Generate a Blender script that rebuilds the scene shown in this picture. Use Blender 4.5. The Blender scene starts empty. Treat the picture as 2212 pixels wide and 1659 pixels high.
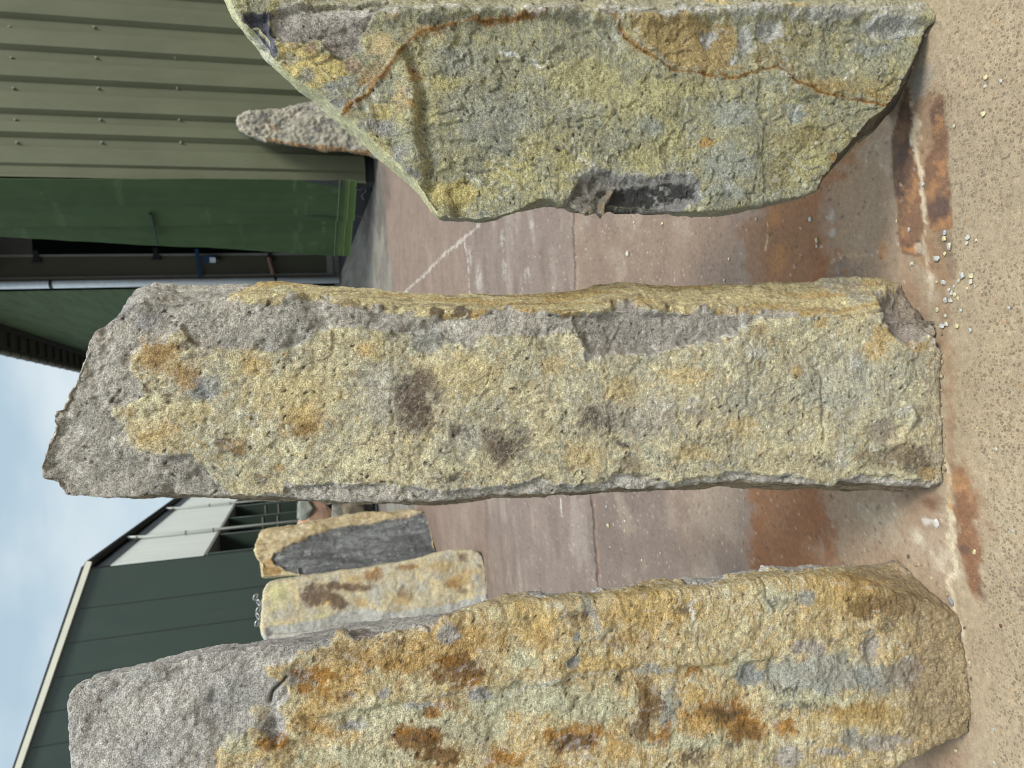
import bpy, math, random
import numpy as np
from mathutils import Vector, Matrix
random.seed(7)
sc = bpy.context.scene
C = sc.collection

# ------------------------------------------------------------------ camera (the photograph is turned a quarter: world up points to its left)
CAM_H = 1.5
PITCH = math.radians(16.6)
ROLL = 0.058
FPX = 1660.0                       # focal length in the 2212 px wide picture used for measuring
CXp, CYp = 1106.0, 829.5
F = np.array([0, math.cos(PITCH), -math.sin(PITCH)])
U0 = np.array([0, math.sin(PITCH), math.cos(PITCH)])
R0 = np.array([1.0, 0, 0])
cr, sr = math.cos(ROLL), math.sin(ROLL)
AX = -U0*cr - R0*sr                # camera local X
AY = -U0*sr + R0*cr                # camera local Y
CP = np.array([0, 0, CAM_H])
camd = bpy.data.cameras.new("camera")
cam = bpy.data.objects.new("camera", camd); C.objects.link(cam)
m = Matrix.Identity(4)
for r in range(3):
    m[r][0] = AX[r]; m[r][1] = AY[r]; m[r][2] = -F[r]; m[r][3] = CP[r]
cam.matrix_world = m
camd.sensor_fit = 'HORIZONTAL'; camd.sensor_width = 36; camd.lens = FPX/2212*36
camd.clip_start = 0.05; camd.clip_end = 2000
camd.dof.use_dof = True; camd.dof.focus_distance = 1.55; camd.dof.aperture_fstop = 6.5
sc.camera = cam

# ------------------------------------------------------------------ sky and sun (bright overcast)
SUN_EL, SUN_AZ = math.radians(52), math.radians(138)      # azimuth from +Y clockwise: behind the camera, to the right
w = bpy.data.worlds.new("World"); sc.world = w; w.use_nodes = True
nt = w.node_tree; nt.nodes.clear()
def N(t, **k):
    n = nt.nodes.new(t)
    for a, b in k.items(): setattr(n, a, b)
    return n
out = N('ShaderNodeOutputWorld'); bg = N('ShaderNodeBackground'); bg.inputs[1].default_value = 0.10
sky = N('ShaderNodeTexSky', sky_type='NISHITA'); sky.sun_disc = False
sky.sun_elevation = SUN_EL; sky.sun_rotation = SUN_AZ
tc = N('ShaderNodeTexCoord'); mp = N('ShaderNodeMapping'); mp.inputs['Scale'].default_value = (1, 1, 2.2)
mp.inputs['Location'].default_value = (0.35, 0.1, 0.2)
n1 = N('ShaderNodeTexNoise'); n1.inputs['Scale'].default_value = 3.0; n1.inputs['Detail'].default_value = 5; n1.inputs['Roughness'].default_value = .5
cr1 = N('ShaderNodeValToRGB'); cr1.color_ramp.elements[0].position = .38; cr1.color_ramp.elements[0].color = (3.6, 4.7, 5.4, 1)
cr1.color_ramp.elements[1].position = .66; cr1.color_ramp.elements[1].color = (6.3, 6.8, 6.9, 1)
mx = N('ShaderNodeMix', data_type='RGBA'); mx.inputs[0].default_value = .88
nt.links.new(tc.outputs['Generated'], mp.inputs[0]); nt.links.new(mp.outputs[0], n1.inputs['Vector'])
nt.links.new(n1.outputs[0], cr1.inputs[0]); nt.links.new(sky.outputs[0], mx.inputs[6]); nt.links.new(cr1.outputs[0], mx.inputs[7])
sx_ = N('ShaderNodeSeparateXYZ'); nt.links.new(tc.outputs['Generated'], sx_.inputs[0])
mr_ = N('ShaderNodeMapRange'); mr_.inputs[1].default_value = .3; mr_.inputs[2].default_value = .9; mr_.inputs[3].default_value = 1; mr_.inputs[4].default_value = 2.3   # an overcast sky is brightest overhead
nt.links.new(sx_.outputs[2], mr_.inputs[0]); vm_ = N('ShaderNodeVectorMath', operation='SCALE'); nt.links.new(mx.outputs[2], vm_.inputs[0]); nt.links.new(mr_.outputs[0], vm_.inputs[3])
nt.links.new(vm_.outputs[0], bg.inputs[0]); nt.links.new(bg.outputs[0], out.inputs[0])
sl = bpy.data.lights.new("sun", 'SUN'); sl.energy = 2.7; sl.angle = math.radians(16); sl.color = (1, .955, .88)
so = bpy.data.objects.new("sun", sl); C.objects.link(so)
sd = Vector((math.sin(SUN_AZ)*math.cos(SUN_EL), math.cos(SUN_AZ)*math.cos(SUN_EL), math.sin(SUN_EL)))
so.rotation_euler = sd.to_track_quat('Z', 'Y').to_euler(); so.location = (0, 0, 20)
sc.view_settings.view_transform = 'Standard'; sc.view_settings.look = 'None'
sc.view_settings.exposure = 0.45; sc.view_settings.gamma = 1
sc.cycles.filter_width = 1.05
sc.render.resolution_x = 1024; sc.render.resolution_y = 768

# ------------------------------------------------------------------ measuring helpers
def project(P):
    Q = P - CP
    z = Q @ F
    return np.stack([CXp + FPX*(Q @ AX)/z, CYp - FPX*(Q @ AY)/z], -1)
def ray(px):
    px = np.atleast_2d(np.asarray(px, float))
    return ((px[:, 0]-CXp)/FPX)[:, None]*AX + (-(px[:, 1]-CYp)/FPX)[:, None]*AY + F
def on_ground(px, z=0.0):
    d = ray(px); t = (z-CAM_H)/d[:, 2]
    return CP + d*t[:, None]
def on_Y(px, Y):
    d = ray(px); t = Y/d[:, 1]
    return CP + d*t[:, None]
def on_plane(px, p0, n):
    d = ray(px); t = ((p0-CP) @ n)/(d @ n)
    return CP + d*t[:, None]
def _c(ox, oy, s):
    return lambda pts: [((ox+p[0]/s)/1.8228, (oy+p[1]/s)/1.8228)+tuple(p[2:]) for p in pts]
c1 = _c(0, 0, 1.106); c2 = _c(0, 1700, 1.106); c3 = _c(850, 0, 1.3825); c4 = _c(2432, 0, 1.3825)
c5 = _c(100, 1000, 1.1642); c6 = _c(2000, 1000, 1.0886); c7 = _c(2000, 2000, 1.0886)
c8 = _c(1600, 500, 1.1642); c9 = _c(900, 2100, 1.9235); g1 = _c(3300, 0, 1.276); g2 = _c(3300, 1700, 1.2527)
g3 = _c(1600, 1850, 1.0533); k4 = _c(950, 1900, 3.687); k5 = _c(1000, 300, 4.148); z1 = _c(900, 550, 2.5525)
def ident(pts): return pts

# ------------------------------------------------------------------ numpy noise
def _hash(ix, iy, iz, seed):
    with np.errstate(over='ignore'):
        h = (ix.astype(np.uint32)*np.uint32(374761393) + iy.astype(np.uint32)*np.uint32(668265263)
             + iz.astype(np.uint32)*np.uint32(2246822519) + np.uint32(seed*3266489917 % 4294967296))
        h = (h ^ (h >> np.uint32(13)))*np.uint32(1274126177)
        h = h ^ (h >> np.uint32(16))
        h = h*np.uint32(2654435761); h = h ^ (h >> np.uint32(15))
    return h.astype(np.float32)/np.float32(4294967296.0)
def vnoise(P, seed=0):
    P = P.astype(np.float32) + np.float32(1000.37)
    i = np.floor(P); f = P-i; i = i.astype(np.int64).astype(np.int32)
    u = f*f*f*(f*(f*6-15)+10)
    r = 0
    for dx in (0, 1):
        wx = u[:, 0] if dx else 1-u[:, 0]
        for dy in (0, 1):
            wy = u[:, 1] if dy else 1-u[:, 1]
            for dz in (0, 1):
                wz = u[:, 2] if dz else 1-u[:, 2]
                r = r + wx*wy*wz*_hash(i[:, 0]+dx, i[:, 1]+dy, i[:, 2]+dz, seed)
    return r*2-1
ROT = np.array([[.36, .48, -.8], [-.8, .6, 0], [.48, .64, .6]], np.float32)
def fbm(P, sc_, octv=4, gain=.5, seed=0, lac=2.03):
    Q = (P.astype(np.float32) @ ROT)*np.float32(sc_)
    a = 1.0; s = 0; tot = 0
    for o in range(octv):
        s = s + a*vnoise(Q, seed+o*17); tot += a; a *= gain; Q = Q*np.float32(lac) + np.float32(3.1)
    return s/tot*1.6
def cells(P, sc_, seed=0):
    """worley: distance to nearest, second nearest, random id"""
    Q = (P.astype(np.float32) @ ROT)*np.float32(sc_) + np.float32(500.2)
    i = np.floor(Q).astype(np.int32); f = Q-i
    d1 = np.full(len(Q), 9., np.float32); d2 = d1.copy(); idv = np.zeros(len(Q), np.float32)
    for dx in (-1, 0, 1):
        for dy in (-1, 0, 1):
            for dz in (-1, 0, 1):
                a, b, c = i[:, 0]+dx, i[:, 1]+dy, i[:, 2]+dz
                px = dx+_hash(a, b, c, seed+1)-f[:, 0]; py = dy+_hash(a, b, c, seed+2)-f[:, 1]; pz = dz+_hash(a, b, c, seed+3)-f[:, 2]
                d = np.sqrt(px*px+py*py+pz*pz)
                near = d < d1
                d2 = np.where(near, d1, np.minimum(d2, d)); d1 = np.where(near, d, d1)
                idv = np.where(near, _hash(a, b, c, seed+5), idv)
    return d1, d2, idv
def sstep(a, b, x):
    t = np.clip((x-a)/(b-a), 0, 1); return t*t*(3-2*t)
def seg_dist(P, a, b):
    a = np.asarray(a, float); b = np.asarray(b, float)
    ab = b-a; t = np.clip(((P-a) @ ab)/(ab @ ab+1e-9), 0, 1)
    return np.sqrt((((P-a)-t[:, None]*ab)**2).sum(1))
def line_dist(P, pts):
    d = np.full(len(P), 1e9)
    for a, b in zip(pts[:-1], pts[1:]): d = np.minimum(d, seg_dist(P, a[:2], b[:2]))
    return d
def poly_sd(P, pts):
    """positive inside"""
    pts = [tuple(p[:2]) for p in pts]
    d = line_dist(P, pts+[pts[0]])
    ins = np.zeros(len(P), bool)
    x, y = P[:, 0], P[:, 1]
    for (x1, y1), (x2, y2) in zip(pts, pts[1:]+pts[:1]):
        if y1 == y2: continue
        c = ((y1 > y) != (y2 > y)) & (x < (x2-x1)*(y-y1)/(y2-y1)+x1)
        ins ^= c
    return np.where(ins, d, -d)
def lin(r, g=None, b=None):
    if g is None: r, g, b = r
    v = np.array([r, g, b], float)/255
    return np.where(v <= .04045, v/12.92, ((v+.055)/1.055)**2.4)
ALB = 0.80
def alb(r, g, b): return lin(r, g, b)*ALB
STONE_K = 1.06

# ------------------------------------------------------------------ materials
def material(name):
    mt = bpy.data.materials.new(name); mt.use_nodes = True
    t = mt.node_tree; bs = t.nodes['Principled BSDF']
    return mt, t, bs
def node(t, kind, **k):
    n = t.nodes.new(kind)
    for a, b in k.items(): setattr(n, a, b)
    return n
def mathn(t, op, a, b=None, clamp=False):
    n = t.nodes.new('ShaderNodeMath'); n.operation = op; n.use_clamp = clamp
    for i, v in enumerate((a, b)):
        if v is None: continue
        if isinstance(v, (int, float)): n.inputs[i].default_value = v
        else: t.links.new(v, n.inputs[i])
    return n.outputs[0]
def noise_n(t, vec, scale, detail=3, rough=.55):
    n = t.nodes.new('ShaderNodeTexNoise'); n.inputs['Scale'].default_value = scale
    n.inputs['Detail'].default_value = detail; n.inputs['Roughness'].default_value = rough
    if vec is not None: t.links.new(vec, n.inputs['Vector'])
    return n.outputs[0]
def maprange(t, v, a, b, c, d):
    n = t.nodes.new('ShaderNodeMapRange'); n.inputs[1].default_value = a; n.inputs[2].default_value = b
    n.inputs[3].default_value = c; n.inputs[4].default_value = d; t.links.new(v, n.inputs[0]); return n.outputs[0]
def mixrgb(t, fac, a, b, bt='MIX'):
    n = t.nodes.new('ShaderNodeMix'); n.data_type = 'RGBA'; n.blend_type = bt
    for i, v in ((0, fac), (6, a), (7, b)):
        if isinstance(v, (int, float)): n.inputs[i].default_value = v
        elif isinstance(v, (tuple, list, np.ndarray)): n.inputs[i].default_value = (*[float(q) for q in v[:3]], 1)
        else: t.links.new(v, n.inputs[i])
    return n.outputs[2]
def stone_material(name, grain=1.0, bump=1.0):
    mt, t, bs = material(name)
    at = node(t, 'ShaderNodeAttribute', attribute_name='Col')
    tcn = node(t, 'ShaderNodeTexCoord'); o = tcn.outputs['Object']
    f1 = noise_n(t, o, 420, 3, .65); f2 = noise_n(t, o, 130, 4, .6)
    g1_ = maprange(t, f1, .3, .7, 1-.66*grain, 1+.80*grain)
    g2_ = maprange(t, f2, .3, .7, 1-.26*grain, 1+.26*grain)
    gg = mathn(t, 'MULTIPLY', g1_, g2_)
    vo = node(t, 'ShaderNodeTexVoronoi'); vo.inputs['Scale'].default_value = 230; t.links.new(o, vo.inputs['Vector'])
    pit = maprange(t, vo.outputs['Distance'], .10, .26, .40, 1.0)          # sparse dark grains
    sel = node(t, 'ShaderNodeSeparateColor'); t.links.new(vo.outputs['Color'], sel.inputs[0])
    on = mathn(t, 'GREATER_THAN', sel.outputs[0], .86)
    pitm = mathn(t, 'ADD', mathn(t, 'MULTIPLY', pit, on), mathn(t, 'SUBTRACT', 1.0, on))
    on2 = mathn(t, 'GREATER_THAN', sel.outputs[1], .88)                     # sparse pale grains
    lit = mathn(t, 'MULTIPLY', maprange(t, vo.outputs['Distance'], .12, .30, .55, 0.0), on2)
    pitm = mathn(t, 'ADD', pitm, lit)
    cv = node(t, 'ShaderNodeCombineColor')
    gv = mathn(t, 'MULTIPLY', gg, pitm)
    for i in range(3): t.links.new(gv, cv.inputs[i])
    col = mixrgb(t, 1.0, at.outputs['Color'], cv.outputs[0], 'MULTIPLY')
    t.links.new(col, bs.inputs['Base Color'])
    bs.inputs['Roughness'].default_value = .88
    bs.inputs['Specular IOR Level'].default_value = .3
    b1 = node(t, 'ShaderNodeBump'); b1.inputs['Strength'].default_value = 1*bump; b1.inputs['Distance'].default_value = .0036
    b2 = node(t, 'ShaderNodeBump'); b2.inputs['Strength'].default_value = 1*bump; b2.inputs['Distance'].default_value = .0030
    t.links.new(noise_n(t, o, 190, 5, .7), b1.inputs['Height'])
    t.links.new(f1, b2.inputs['Height']); t.links.new(b1.outputs[0], b2.inputs['Normal'])
    t.links.new(b2.outputs[0], bs.inputs['Normal'])
    return mt
def paint_material(name, rgb, rough=.5, var=.12, scale=(3, 3, 3), bump=0, metal=0, dirt=None, dirt_amt=.3, spec=.5, k=.62):
    mt, t, bs = material(name)
    tcn = node(t, 'ShaderNodeTexCoord'); mpn = node(t, 'ShaderNodeMapping'); mpn.inputs['Scale'].default_value = scale
    t.links.new(tcn.outputs['Object'], mpn.inputs[0]); v = mpn.outputs[0]
    f = noise_n(t, v, 1.0, 5, .6); f2 = noise_n(t, v, 6.0, 3, .6)
    a = lin(*rgb)*k
    c = mixrgb(t, maprange(t, f, .3, .7, 0, 1), a*(1-var), a*(1+var))
    if dirt is not None:
        c = mixrgb(t, mathn(t, 'MULTIPLY', maprange(t, f2, .5, .75, 0, 1), dirt_amt), c, lin(*dirt)*k)
    t.links.new(c, bs.inputs['Base Color'])
    t.links.new(maprange(t, f2, .2, .8, max(.05, rough-.12), min(1, rough+.15)), bs.inputs['Roughness'])
    bs.inputs['Metallic'].default_value = metal; bs.inputs['Specular IOR Level'].default_value = spec
    if bump:
        b = node(t, 'ShaderNodeBump'); b.inputs['Strength'].default_value = .5; b.inputs['Distance'].default_value = bump
        t.links.new(f, b.inputs['Height']); t.links.new(b.outputs[0], bs.inputs['Normal'])
    return mt

# ------------------------------------------------------------------ object helpers
def tag(o, label=None, cat=None, group=None, kind=None):
    if label: o['label'] = label
    if cat: o['category'] = cat
    if group: o['group'] = group
    if kind: o['kind'] = kind
    return o
def empty(name, loc, label=None, cat=None, group=None):
    o = bpy.data.objects.new(name, None); C.objects.link(o); o.location = loc; o.empty_display_size = .1
    return tag(o, label, cat, group)
def mesh_np(name, V, Q, mat, origin=None, col=None, extra=None, smooth=True, parent=None):
    V = np.asarray(V, float)
    if origin is None: origin = np.zeros(3)
    me = bpy.data.meshes.new(name)
    me.vertices.add(len(V)); me.vertices.foreach_set('co', (V-origin).astype(np.float32).ravel())
    nq = len(Q); k = Q.shape[1]
    me.loops.add(nq*k); me.loops.foreach_set('vertex_index', Q.astype(np.int32).ravel())
    me.polygons.add(nq); me.polygons.foreach_set('loop_start', np.arange(0, nq*k, k, dtype=np.int32))
    me.polygons.foreach_set('use_smooth', np.full(nq, smooth))
    me.update(calc_edges=True); me.validate()
    if col is not None:
        ca = me.color_attributes.new('Col', 'FLOAT_COLOR', 'POINT')
        ca.data.foreach_set('color', np.concatenate([np.clip(col, 0.003, .95), np.ones((len(col), 1))], 1).astype(np.float32).ravel())
    for nm, a in (extra or {}).items():
        fa = me.attributes.new(nm, 'FLOAT', 'POINT'); fa.data.foreach_set('value', np.asarray(a, np.float32))
    me.materials.append(mat)
    o = bpy.data.objects.new(name, me); C.objects.link(o); o.location = origin
    if parent is not None: o.parent = parent; o.matrix_parent_inverse = Matrix.Identity(4); o.location = Vector(origin)-parent.location
    return o
class MB:
    """collects boxes, prisms and tubes into one mesh"""
    def __init__(s): s.v = []; s.f = []
    def add(s, vs, fs):
        n = len(s.v); s.v += [tuple(map(float, p)) for p in vs]; s.f += [tuple(i+n for i in f) for f in fs]
    def hexa(s, p):          # 8 points: bottom 4 then top 4
        s.add(p, [(0, 3, 2, 1), (4, 5, 6, 7), (0, 1, 5, 4), (1, 2, 6, 5), (2, 3, 7, 6), (3, 0, 4, 7)])
    def box(s, a, b):
        (x0, y0, z0), (x1, y1, z1) = a, b
        s.hexa([(x0, y0, z0), (x1, y0, z0), (x1, y1, z0), (x0, y1, z0), (x0, y0, z1), (x1, y0, z1), (x1, y1, z1), (x0, y1, z1)])
    def beam(s, p, q, wx, wy, up=(0, 0, 1)):
        p = Vector(p); q = Vector(q); d = (q-p).normalized(); u = Vector(up)
        if abs(d.dot(u)) > .95: u = Vector((0, 1, 0))
        a = d.cross(u).normalized()*wx/2; b = a.cross(d).normalized()*wy/2
        s.hexa([p-a-b, p+a-b, p+a+b, p-a+b, q-a-b, q+a-b, q+a+b, q-a+b])
    def tube(s, pts, r, seg=12, closed=False):
        pts = [Vector(p) for p in pts]; n = len(pts); base = len(s.v); prev = None
        for i, p in enumerate(pts):
            a = pts[(i-1) % n] if (i or closed) else p; b = pts[(i+1) % n] if (i < n-1 or closed) else p
            d = (b-a).normalized()
            if prev is None:
                prev = d.orthogonal().normalized()
            u = (prev-d*prev.dot(d)).normalized(); prev = u; v = d.cross(u)
            rr = r[i] if isinstance(r, (list, tuple)) else r
            for k in range(seg):
                t = 2*math.pi*k/seg; s.v.append(tuple(p+(u*math.cos(t)+v*math.sin(t))*rr))
        for i in range(n if closed else n-1):
            for k in range(seg):
                a = base+i*seg+k; b = base+i*seg+(k+1) % seg; c = base+((i+1) % n)*seg+(k+1) % seg; d_ = base+((i+1) % n)*seg+k
                s.f.append((a, b, c, d_))
        if not closed:
            s.f.append(tuple(base+k for k in range(seg))[::-1]); s.f.append(tuple(base+(n-1)*seg+k for k in range(seg)))
    def build(s, name, mat, parent=None, origin=None, smooth=False, bevel=0):
        o0 = Vector(origin) if origin is not None else (Vector(parent.location) if parent is not None else Vector((0, 0, 0)))
        me = bpy.data.meshes.new(name); me.from_pydata([tuple(Vector(p)-o0) for p in s.v], [], s.f); me.update()
        import bmesh
        bm = bmesh.new(); bm.from_mesh(me); bmesh.ops.recalc_face_normals(bm, faces=bm.faces); bm.to_mesh(me); bm.free()
        if smooth:
            for p in me.polygons: p.use_smooth = True
        me.materials.append(mat)
        o = bpy.data.objects.new(name, me); C.objects.link(o)
        if parent is not None: o.parent = parent; o.location = o0-Vector(parent.location)
        else: o.location = o0
        if bevel:
            b = o.modifiers.new('bevel', 'BEVEL'); b.width = bevel; b.segments = 2; b.limit_method = 'ANGLE'
        return o

# ------------------------------------------------------------------ stones
def resample(pts, n):
    pts = np.asarray([p[:3] if len(p) > 2 else p for p in pts], float)
    d = np.r_[0, np.cumsum(np.sqrt((np.diff(pts, axis=0)**2).sum(1)))]
    t = np.linspace(0, d[-1], n)
    return np.stack([np.interp(t, d, pts[:, k]) for k in range(pts.shape[1])], 1)
def coons(bot, top, left, right):
    """bot/top: left->right (nj); left/right: bottom->top (ni)"""
    ni, nj = len(left), len(bot)
    s = np.linspace(0, 1, ni)[:, None, None]; t = np.linspace(0, 1, nj)[None, :, None]
    Lc = (1-s)*bot[None]+s*top[None]; Ld = (1-t)*left[:, None]+t*right[:, None]
    B = (1-s)*(1-t)*bot[0]+(1-s)*t*bot[-1]+s*(1-t)*top[0]+s*t*top[-1]
    return Lc+Ld-B
def box_topology(ni, nj, nk):
    idx = -np.ones((ni, nj, nk), np.int32); m_ = np.zeros((ni, nj, nk), bool)
    m_[0] = m_[-1] = True; m_[:, 0] = m_[:, -1] = True; m_[:, :, 0] = m_[:, :, -1] = True
    n = m_.sum(); idx[m_] = np.arange(n)
    I, J, K = np.nonzero(m_)
    def quads(a, flip):
        q = np.stack([a[:-1, :-1], a[1:, :-1], a[1:, 1:], a[:-1, 1:]], -1).reshape(-1, 4)
        return q[:, ::-1] if flip else q
    Q = np.concatenate([quads(idx[:, :, 0], True), quads(idx[:, :, -1], False),
                        quads(idx[0], False), quads(idx[-1], True),
                        quads(idx[:, 0], False)[:, ::1], quads(idx[:, -1], True)[:, ::1]])
    return I, J, K, Q
def fix_winding(V, Q, ctr):
    a = V[Q[:, 0]]; n = np.cross(V[Q[:, 2]]-a, V[Q[:, 3]]-V[Q[:, 1]])
    return n
def vnormals(V, Q):
    n = np.cross(V[Q[:, 2]]-V[Q[:, 0]], V[Q[:, 3]]-V[Q[:, 1]])
    out_ = np.zeros_like(V)
    for k in range(4):
        for c in range(3): out_[:, c] += np.bincount(Q[:, k], n[:, c], len(V))
    return out_/(np.linalg.norm(out_, axis=1)[:, None]+1e-12)
def smooth(V, Q, it, lam=.6):
    E = np.concatenate([Q[:, [0, 1]], Q[:, [1, 2]], Q[:, [2, 3]], Q[:, [3, 0]]])
    cnt = np.bincount(E[:, 0], minlength=len(V))+np.bincount(E[:, 1], minlength=len(V))
    for _ in range(it):
        S = np.zeros_like(V)
        for c in range(3):
            S[:, c] = np.bincount(E[:, 0], V[E[:, 1], c], len(V))+np.bincount(E[:, 1], V[E[:, 0], c], len(V))
        V = V+lam*(S/cnt[:, None]-V)
    return V
def build_stone(name, mat, front, back, plane_f, plane_b, res, relief, paint, label, group, smooth_it=10, seed=1, mid=None, low=.010, cat='standing stone', flake=.0022, scoop=.0030):
    """front/back: dicts bot, top, left, right of measured points, laid on two real upright planes a stone's thickness apart"""
    def edges(e, pl, n1, n2):
        pf = lambda p: on_plane(np.array(p)[:, :2], *pl)
        g = {k: pf(v) for k, v in e.items()}
        return g
    gf = edges(front, plane_f, 0, 0); gb = edges(back, plane_b, 0, 0)
    ln = lambda g: np.sqrt((np.diff(g, axis=0)**2).sum(1)).sum()
    ni = int(max(ln(gf['left']), ln(gf['right']))/res); nj = int(max(ln(gf['bot']), ln(gf['top']))/res)
    th = abs((plane_b[0]-plane_f[0]) @ plane_f[1]); nk = max(6, int(th/res/1.3))
    A = coons(resample(gf['bot'], nj), resample(gf['top'], nj), resample(gf['left'], ni), resample(gf['right'], ni))
    B = coons(resample(gb['bot'], nj), resample(gb['top'], nj), resample(gb['left'], ni), resample(gb['right'], ni))
    I, J, K, Q = box_topology(ni, nj, nk)
    w_ = (K/(nk-1))[:, None]
    V = A[I, J]*(1-w_)+B[I, J]*w_
    # outward winding check
    ctr = V.mean(0); n = np.cross(V[Q[:, 2]]-V[Q[:, 0]], V[Q[:, 3]]-V[Q[:, 1]]); fc = V[Q].mean(1)-ctr
    # orient each of the six sheets separately
    start = 0
    for cnt in ((ni-1)*(nj-1), (ni-1)*(nj-1), (nj-1)*(nk-1), (nj-1)*(nk-1), (ni-1)*(nk-1), (ni-1)*(nk-1)):
        sl_ = slice(start, start+cnt)
        if (n[sl_]*fc[sl_]).sum() < 0: Q[sl_] = Q[sl_][:, ::-1]
        start += cnt
    V = smooth(V, Q, smooth_it)
    Nn = vnormals(V, Q)
    px = project(V)
    nf = sstep(.25, .6, -(Nn @ plane_b_dir(plane_f)))        # 1 on the front
    d = low*fbm(V, 3.5, 4, .5, seed) + .30*low*fbm(V, 13, 4, .55, seed+40)
    a1, a2, _ = cells(V, 16, seed+7)
    d += (a1-.5)*.25*low
    ctx = dict(V=V, N=Nn, px=px, seed=seed, front=nf)
    dr, ctx['m'] = relief(ctx)
    d = d+dr
    d += .0015*fbm(V, 60, 3, .6, seed+60)+.0009*fbm(V, 170, 2, .6, seed+61)
    d -= scoop*sstep(.25, 1.0, fbm(V, 38, 4, .6, seed+62))*nf
    if flake:
        fl = fbm(V*np.array([1, 1, .55]), 9, 5, .55, seed+80)*2.6; fr = fl-np.floor(fl)
        d += flake*(np.floor(fl)+sstep(0, .10, fr))*nf
        ctx['edge'] = sstep(.16, .04, np.abs(fr-.06))*nf*sstep(.0, .5, fbm(V, 12, 3, .5, seed+81))
    V2 = V+Nn*d[:, None]
    V2[:, 2] = np.maximum(V2[:, 2], -.004)
    col, ex = paint(ctx)
    base = V2[V2[:, 2] < .2] if (V2[:, 2] < .2).any() else V2
    org = np.array([base[:, 0].mean(), base[:, 1].mean(), 0.0])
    o = mesh_np(name, V2, Q, mat, org, col, ex)
    tag(o, label, cat, group)
    return o
def plane_b_dir(pl): return pl[1]
def plane_at(px, dz=0.0, yaw=0.0, back=0.0, lean=0.0):
    """upright plane through the ground point seen at px; normal points away from the camera; returns (p0, n)"""
    p = on_ground([px], dz)[0]
    n = np.array([math.sin(yaw), math.cos(yaw), lean]); n = n/np.linalg.norm(n)
    return (p+n*back, n)

class Paint:
    """pigment painter: patches with ragged borders in the stone's own skin"""
    def __init__(s, ctx, base, warp=9.0, k=1.0):
        s.edge = ctx.get('edge'); s.V = ctx['V']; s.px = ctx['px']; s.seed = ctx['seed']; n = len(s.V)
        w1 = fbm(s.V, 28*k, 4, .6, s.seed+100); w2 = fbm(s.V, 28*k, 4, .6, s.seed+200)
        w3 = fbm(s.V, 120*k, 3, .65, s.seed+110); w4 = fbm(s.V, 120*k, 3, .65, s.seed+210)
        s.P = s.px+np.stack([w1, w2], 1)*warp+np.stack([w3, w4], 1)*warp*.45
        s.w = fbm(s.V, 38*k, 6, .72, s.seed+300)*1.25
        s.hf = fbm(s.V, 150*k, 3, .7, s.seed+400)
        s.mf = fbm(s.V, 18*k, 4, .55, s.seed+500)
        s.col = np.tile(np.asarray(base, float), (n, 1))
    def put(s, m_, c, a=1.0):
        m_ = np.clip(m_*a, 0, 1)[:, None]; s.col = s.col*(1-m_)+np.asarray(c)*m_
    def blob(s, c, *bl, a=1.0, hard=.12, rag=.55, speck=None):
        for (x, y, rx, ry) in bl:
            d = 1-np.sqrt(((s.P[:, 0]-x)/rx)**2+((s.P[:, 1]-y)/ry)**2)+rag*s.w*.6
            m_ = sstep(0, hard+.12, d)*.92
            if speck is not None: m_ = m_*sstep(speck, speck+.25, s.hf+.8*np.clip(d, -.3, .35))
            s.put(m_, c, a)
    def poly(s, c, pts, a=1.0, soft=2.5, rag=3.0, speck=None):
        d = poly_sd(s.P, pts)+rag*s.w
        m_ = sstep(0, soft, d)
        if speck is not None: m_ = m_*sstep(speck, speck+.25, s.hf)
        s.put(m_, c, a); return m_
    def line(s, c, pts, wd, a=1.0, rag=.8, soft=.5, warp=1.0):
        d = wd*(1+rag*s.w)-line_dist(s.px+(s.P-s.px)*warp, pts)
        s.put(sstep(0, soft*wd+.5, d), c, a)
    def mottle(s, m_, cols, sc_=55, a=.5):
        for i, c in enumerate(cols):
            s.put(sstep(.12, .42, fbm(s.V, sc_*(1+.35*i), 5, .7, s.seed+600+i*7))*m_, c, a)
    def finish(s, amt=.16, sat=.82):
        if s.edge is not None: s.put(s.edge, PALE*.95, .38)
        g_ = fbm(s.V, 230, 2, .8, s.seed+700)
        s.col *= (1+amt*1.3*s.hf+.10*s.mf+.10*g_)[:, None]
        L = s.col @ np.array([.3, .6, .1]); s.col = (L[:, None]+(s.col-L[:, None])*sat)*STONE_K
        rg_ = np.maximum(s.col[:, 0]-s.col[:, 1]*1.25, 0); s.col[:, 1] += .15*rg_; s.col[:, 2] -= .18*rg_
        return s.col
def scl(f, bl):     # blobs measured in a crop: centre converted, radii scaled
    o = []
    for (x, y, rx, ry) in bl:
        a = f([(x, y)])[0]; b = f([(x+rx, y+ry)])[0]; o.append((a[0], a[1], b[0]-a[0], b[1]-a[1]))
    return o
STONE = stone_material('weathered sandstone', 1.0, 1.0)
def plane2(pa, pb, back=0.0, lean=0.0):
    a, b = on_ground([pa, pb]); d = b-a; n = np.array([-d[1], d[0], 0.0]); n /= np.linalg.norm(n)
    if n[1] < 0: n = -n
    n = np.array([n[0], n[1], lean]); n /= np.linalg.norm(n)
    return (a+n*back, n)

# ================================================================== the three near stones
TAN = alb(182, 172, 142); YEL = alb(205, 180, 112); CREAM = alb(214, 205, 160); GREY = alb(172, 166, 153); PGREY = alb(154, 147, 138)
RUST = alb(150, 98, 50); DBR = alb(92, 72, 58); BLK = alb(62, 58, 54); BG = alb(152, 156, 150); OCH = alb(188, 150, 84); PALE = alb(205, 203, 195)
GYEL = alb(188, 182, 128)

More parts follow.
